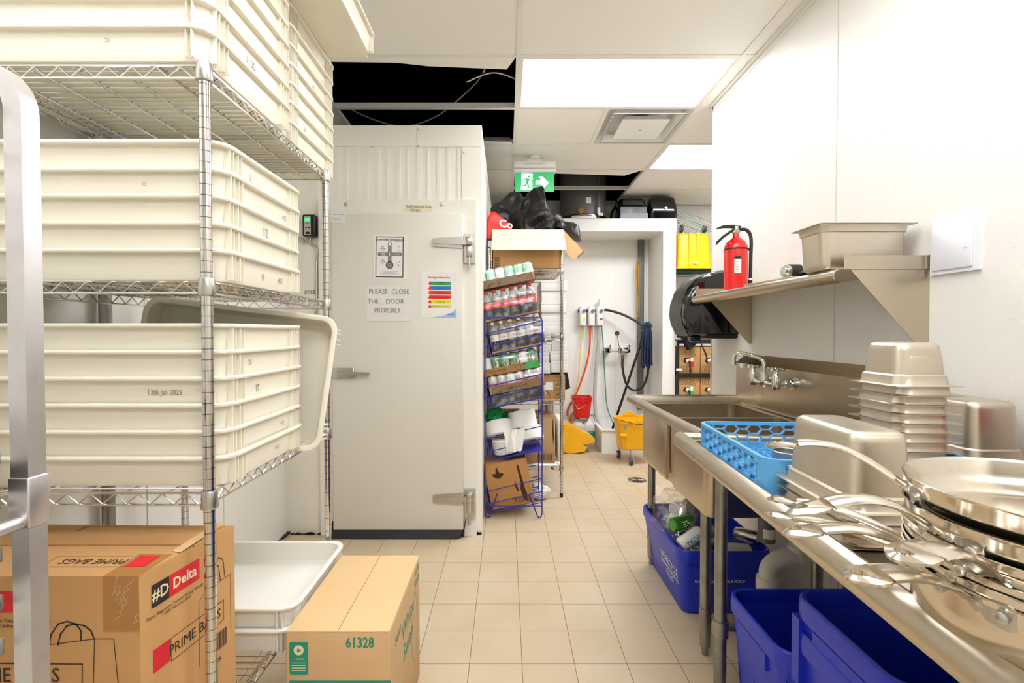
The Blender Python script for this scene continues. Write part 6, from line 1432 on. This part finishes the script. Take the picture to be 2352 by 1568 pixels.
m = MB(); m.box(A[0]-.075, A[0]+.0005, yf-.0006, yf+.0004, z1-.115, z1+.0006); m.box(A[0]-.075, A[0]-.0, A[1], A[1]+.10, z1+.0002, z1+.001); m.build('packing_tape', 'tape', t, True)
m = MB()
for i in range(14):
    random.seed(i+3); x = A[0]-.06+.05*random.random(); z = z1-.10+.09*random.random(); m.outline((x, yf-.001, z), E1, E3, [(0, 0), (.008*random.random()+.002, .006), (.004, .014), (.012, .02)], .0012, False)
m.build('tape_crease', 'card_light', t, True)
# near side prints: bag picture, red block, words
m = MB(); ox = A[0]-.17; 
def ln(pts, t_=.0022, cl=False): m.outline((0, yf, 0), E1, E3, pts, t_, cl)
def fq(l): return [(at(u, v, A[1]).x, at(u, v, A[1]).z) for u, v in l]
ln(fq([(88, 1483), (218, 1466), (262, 1466), (285, 1700)]), .0016); ln(fq([(218, 1466), (212, 1700)]), .0016); 
ln(fq([(113, 1484), (118, 1456), (135, 1432), (155, 1426), (175, 1432), (187, 1448), (187, 1470)]), .0028); ln(fq([(134, 1480), (140, 1455), (155, 1436), (172, 1432), (195, 1436), (210, 1448), (217, 1466)]), .0028)
ln(fq([(-60, 1522), (190, 1524), (188, 1700), (-60, 1700)]), .0022, True)
p = at(66, 1551, A[1]); m.text('PRIME BAGS', .044, (p.x-.035, yf, p.z), E1, E3, .86)
p = at(56, 1431, A[1]); m.text('Paper Bags with Twisted String Handle\n+ Self Adhesive Seal', .011, (p.x-.03, yf, p.z), E1, E3)
m.build('print', 'ink', t, True)
a, b = at(0, 1406, A[1]), at(96, 1357, A[1]); MB().box(a.x-.05, b.x, yf, yf+.0004, a.z, b.z).build('red_print', 'print_red', t, True)
# right side
m = MB()
def rr(u0, u1, z0_, z1_, mb): mb.quad(RS(u0, z0_), RS(u1, z0_), RS(u1, z1_), RS(u0, z1_))
UD = (0, 0, 1)
m.text('Paper Bags with Twisted String Handle\n+ Self Adhesive Seal', .0098, RS(.092, z1-.108), rd, UD); 
m.text('PRIME BAGS', .034, RS(.147, z1-.208), rd, UD, .86)
m.outline(RS(0, 0), rd, Vector(UD), [(.075, z1-.232), (.235, z1-.232), (.235, z1-.180), (.075, z1-.180)], .0014)
m.outline(RS(0, 0), rd, Vector(UD), [(.155, z1-.30), (.155, z1-.14), (.185, z1-.125), (.26, z1-.125), (.26, z1-.27)], .0012, False)
m.outline(RS(0, 0), rd, Vector(UD), [(.185, z1-.135), (.190, z1-.09), (.205, z1-.075), (.220, z1-.085), (.225, z1-.125)], .002, False)
m.outline(RS(0, 0), rd, Vector(UD), [(.20, z1-.125), (.205, z1-.08), (.22, z1-.062), (.235, z1-.075), (.24, z1-.12)], .002, False)
for k in range(12): rr(.205+k*.0035, .205+k*.0035+(.002 if k % 3 else .001), z1-.30, z1-.255, m)
m.text('250 PCS', .014, RS(.20, z1-.325), rd, UD, 1, .02); m.build('print', 'ink', t, True)
m = MB(); rr(.030, .072, z1-.228, z1-.178, m); m.build('red_print', 'print_red', t, True)
m = MB(); rr(.028, .072, z1-.085, z1-.035, m); m.build('logo_block', 'ink', t, True)
m = MB(); rr(.073, .158, z1-.085, z1-.035, m); m.build('logo_block', 'print_red', t, True)
m = MB(); m.text('#D', .036, RS(.050, z1-.060)+rn*.0006, rd, UD, .9, .02); m.text('Delta', .034, RS(.115, z1-.060)+rn*.0006, rd, UD, .9, .03); m.build('logo_letters', 'card_in', t, True)
# top prints (upside down towards the viewer)
zt = z1+.0012
m = MB(); m.text('PRIME BAGS', .032, (A[0]-.15, A[1]+.065, zt), (-1, 0, 0), (0, -1, 0), .86); m.outline((0, 0, zt), E1, E2, [(A[0]-.25, A[1]+.04), (A[0]-.02, A[1]+.04), (A[0]-.02, A[1]+.09), (A[0]-.25, A[1]+.09)], .0012); m.text('250 PCS', .022, (A[0]-.16, A[1]+.235, zt+.004), (-1, 0, 0), (0, -1, 0), 1, .02); m.text('Paper Bags with Twisted String Handle\n+ Self Adhesive Seal', .011, (A[0]-.17, A[1]+.19, zt+.003), (-1, 0, 0), (0, -1, 0))
for k in range(14): m.box(A[0]-.33+k*.006, A[0]-.33+k*.006+.003, A[1]+.22, A[1]+.25, zt+.001, zt+.003)
m.build('print', 'ink_brown', t, True)
MB().add([(A[0]-.065, A[1]+.04, zt), (A[0]-.02, A[1]+.04, zt), (A[0]-.02, A[1]+.09, zt), (A[0]-.065, A[1]+.09, zt)], [(0, 1, 2, 3)]).build('red_print', 'print_red', t, True)
# long carton on the floor
t = carton('cardboard_box', 'long brown carton with green print on the floor at the foot of the wire rack', .292, .455, .45, (-.4715, 1.545, .001), 0, 'card_tan', gap=.0015)
for ch in [x for x in C.objects if x.parent == t and x.name.startswith('flap')]: ch.data.materials[0] = MATS['card_light']
m = MB(); fy = -.2283; m.text('61328', .040, (.062, fy, .418), E1, E3, .8, .02); m.rect((0, fy, 0), E1, E3, -.135, .148, .20, .312)
m.build('print', 'print_green', t)
m = MB(); m.prism([(x-.108, z+.375) for x, z in rrect(.052, .092, .006, 3)], 'y', fy-.0003, fy+.0003); m.build('green_panel', 'print_green', t)
m = MB(); m.lathe([(.014, 0), (.014, .0004)], 20); q = m.v[-40:]; m.v[-40:] = [Vector((v.x-.108, fy-.0004-v.z, .398+v.y)) for v in q]; m.text('2 ROLLS', .007, (-.108, fy-.0006, .373), E1, E3)
for k in range(4): m.rect((0, fy-.0005, 0), E1, E3, -.128, -.088, .340+k*.007, .342+k*.007)
m.text('240s 12', .10, (.01, fy-.0006, .257), E1, E3, 1, .03); m.build('white_print', 'card_in', t)
m = MB(); m.lathe([(.007, 0), (.007, .0004)], 3); q = m.v[-6:]; m.v[-6:] = [Vector((v.x-.108, fy-.0012-v.z, .398+v.y)) for v in q]; m.build('leaf_mark', 'print_green', t)
m = MB(); sx = .1465
m.text('White\nSwan', .075, (sx, .02, .30), (0, 1, 0), (0, 0, 1), 1, .01); m.text('61328', .030, (sx, .17, .425), (0, 1, 0), (0, 0, 1), .9, .01); m.text('TISSUE', .034, (sx, .165, .385), (0, 1, 0), (0, 0, 1), .9, .015); m.text('Super', .04, (sx, -.13, .38), (0, 1, 0), (0, 0, 1), .9)
m.outline((sx, .12, .25), (0, 1, 0), (0, 0, 1), [(.05*math.cos(a), .12*math.sin(a)) for a in [q*PI/8 for q in range(16)]], .002); m.build('side_print', 'print_green', t)
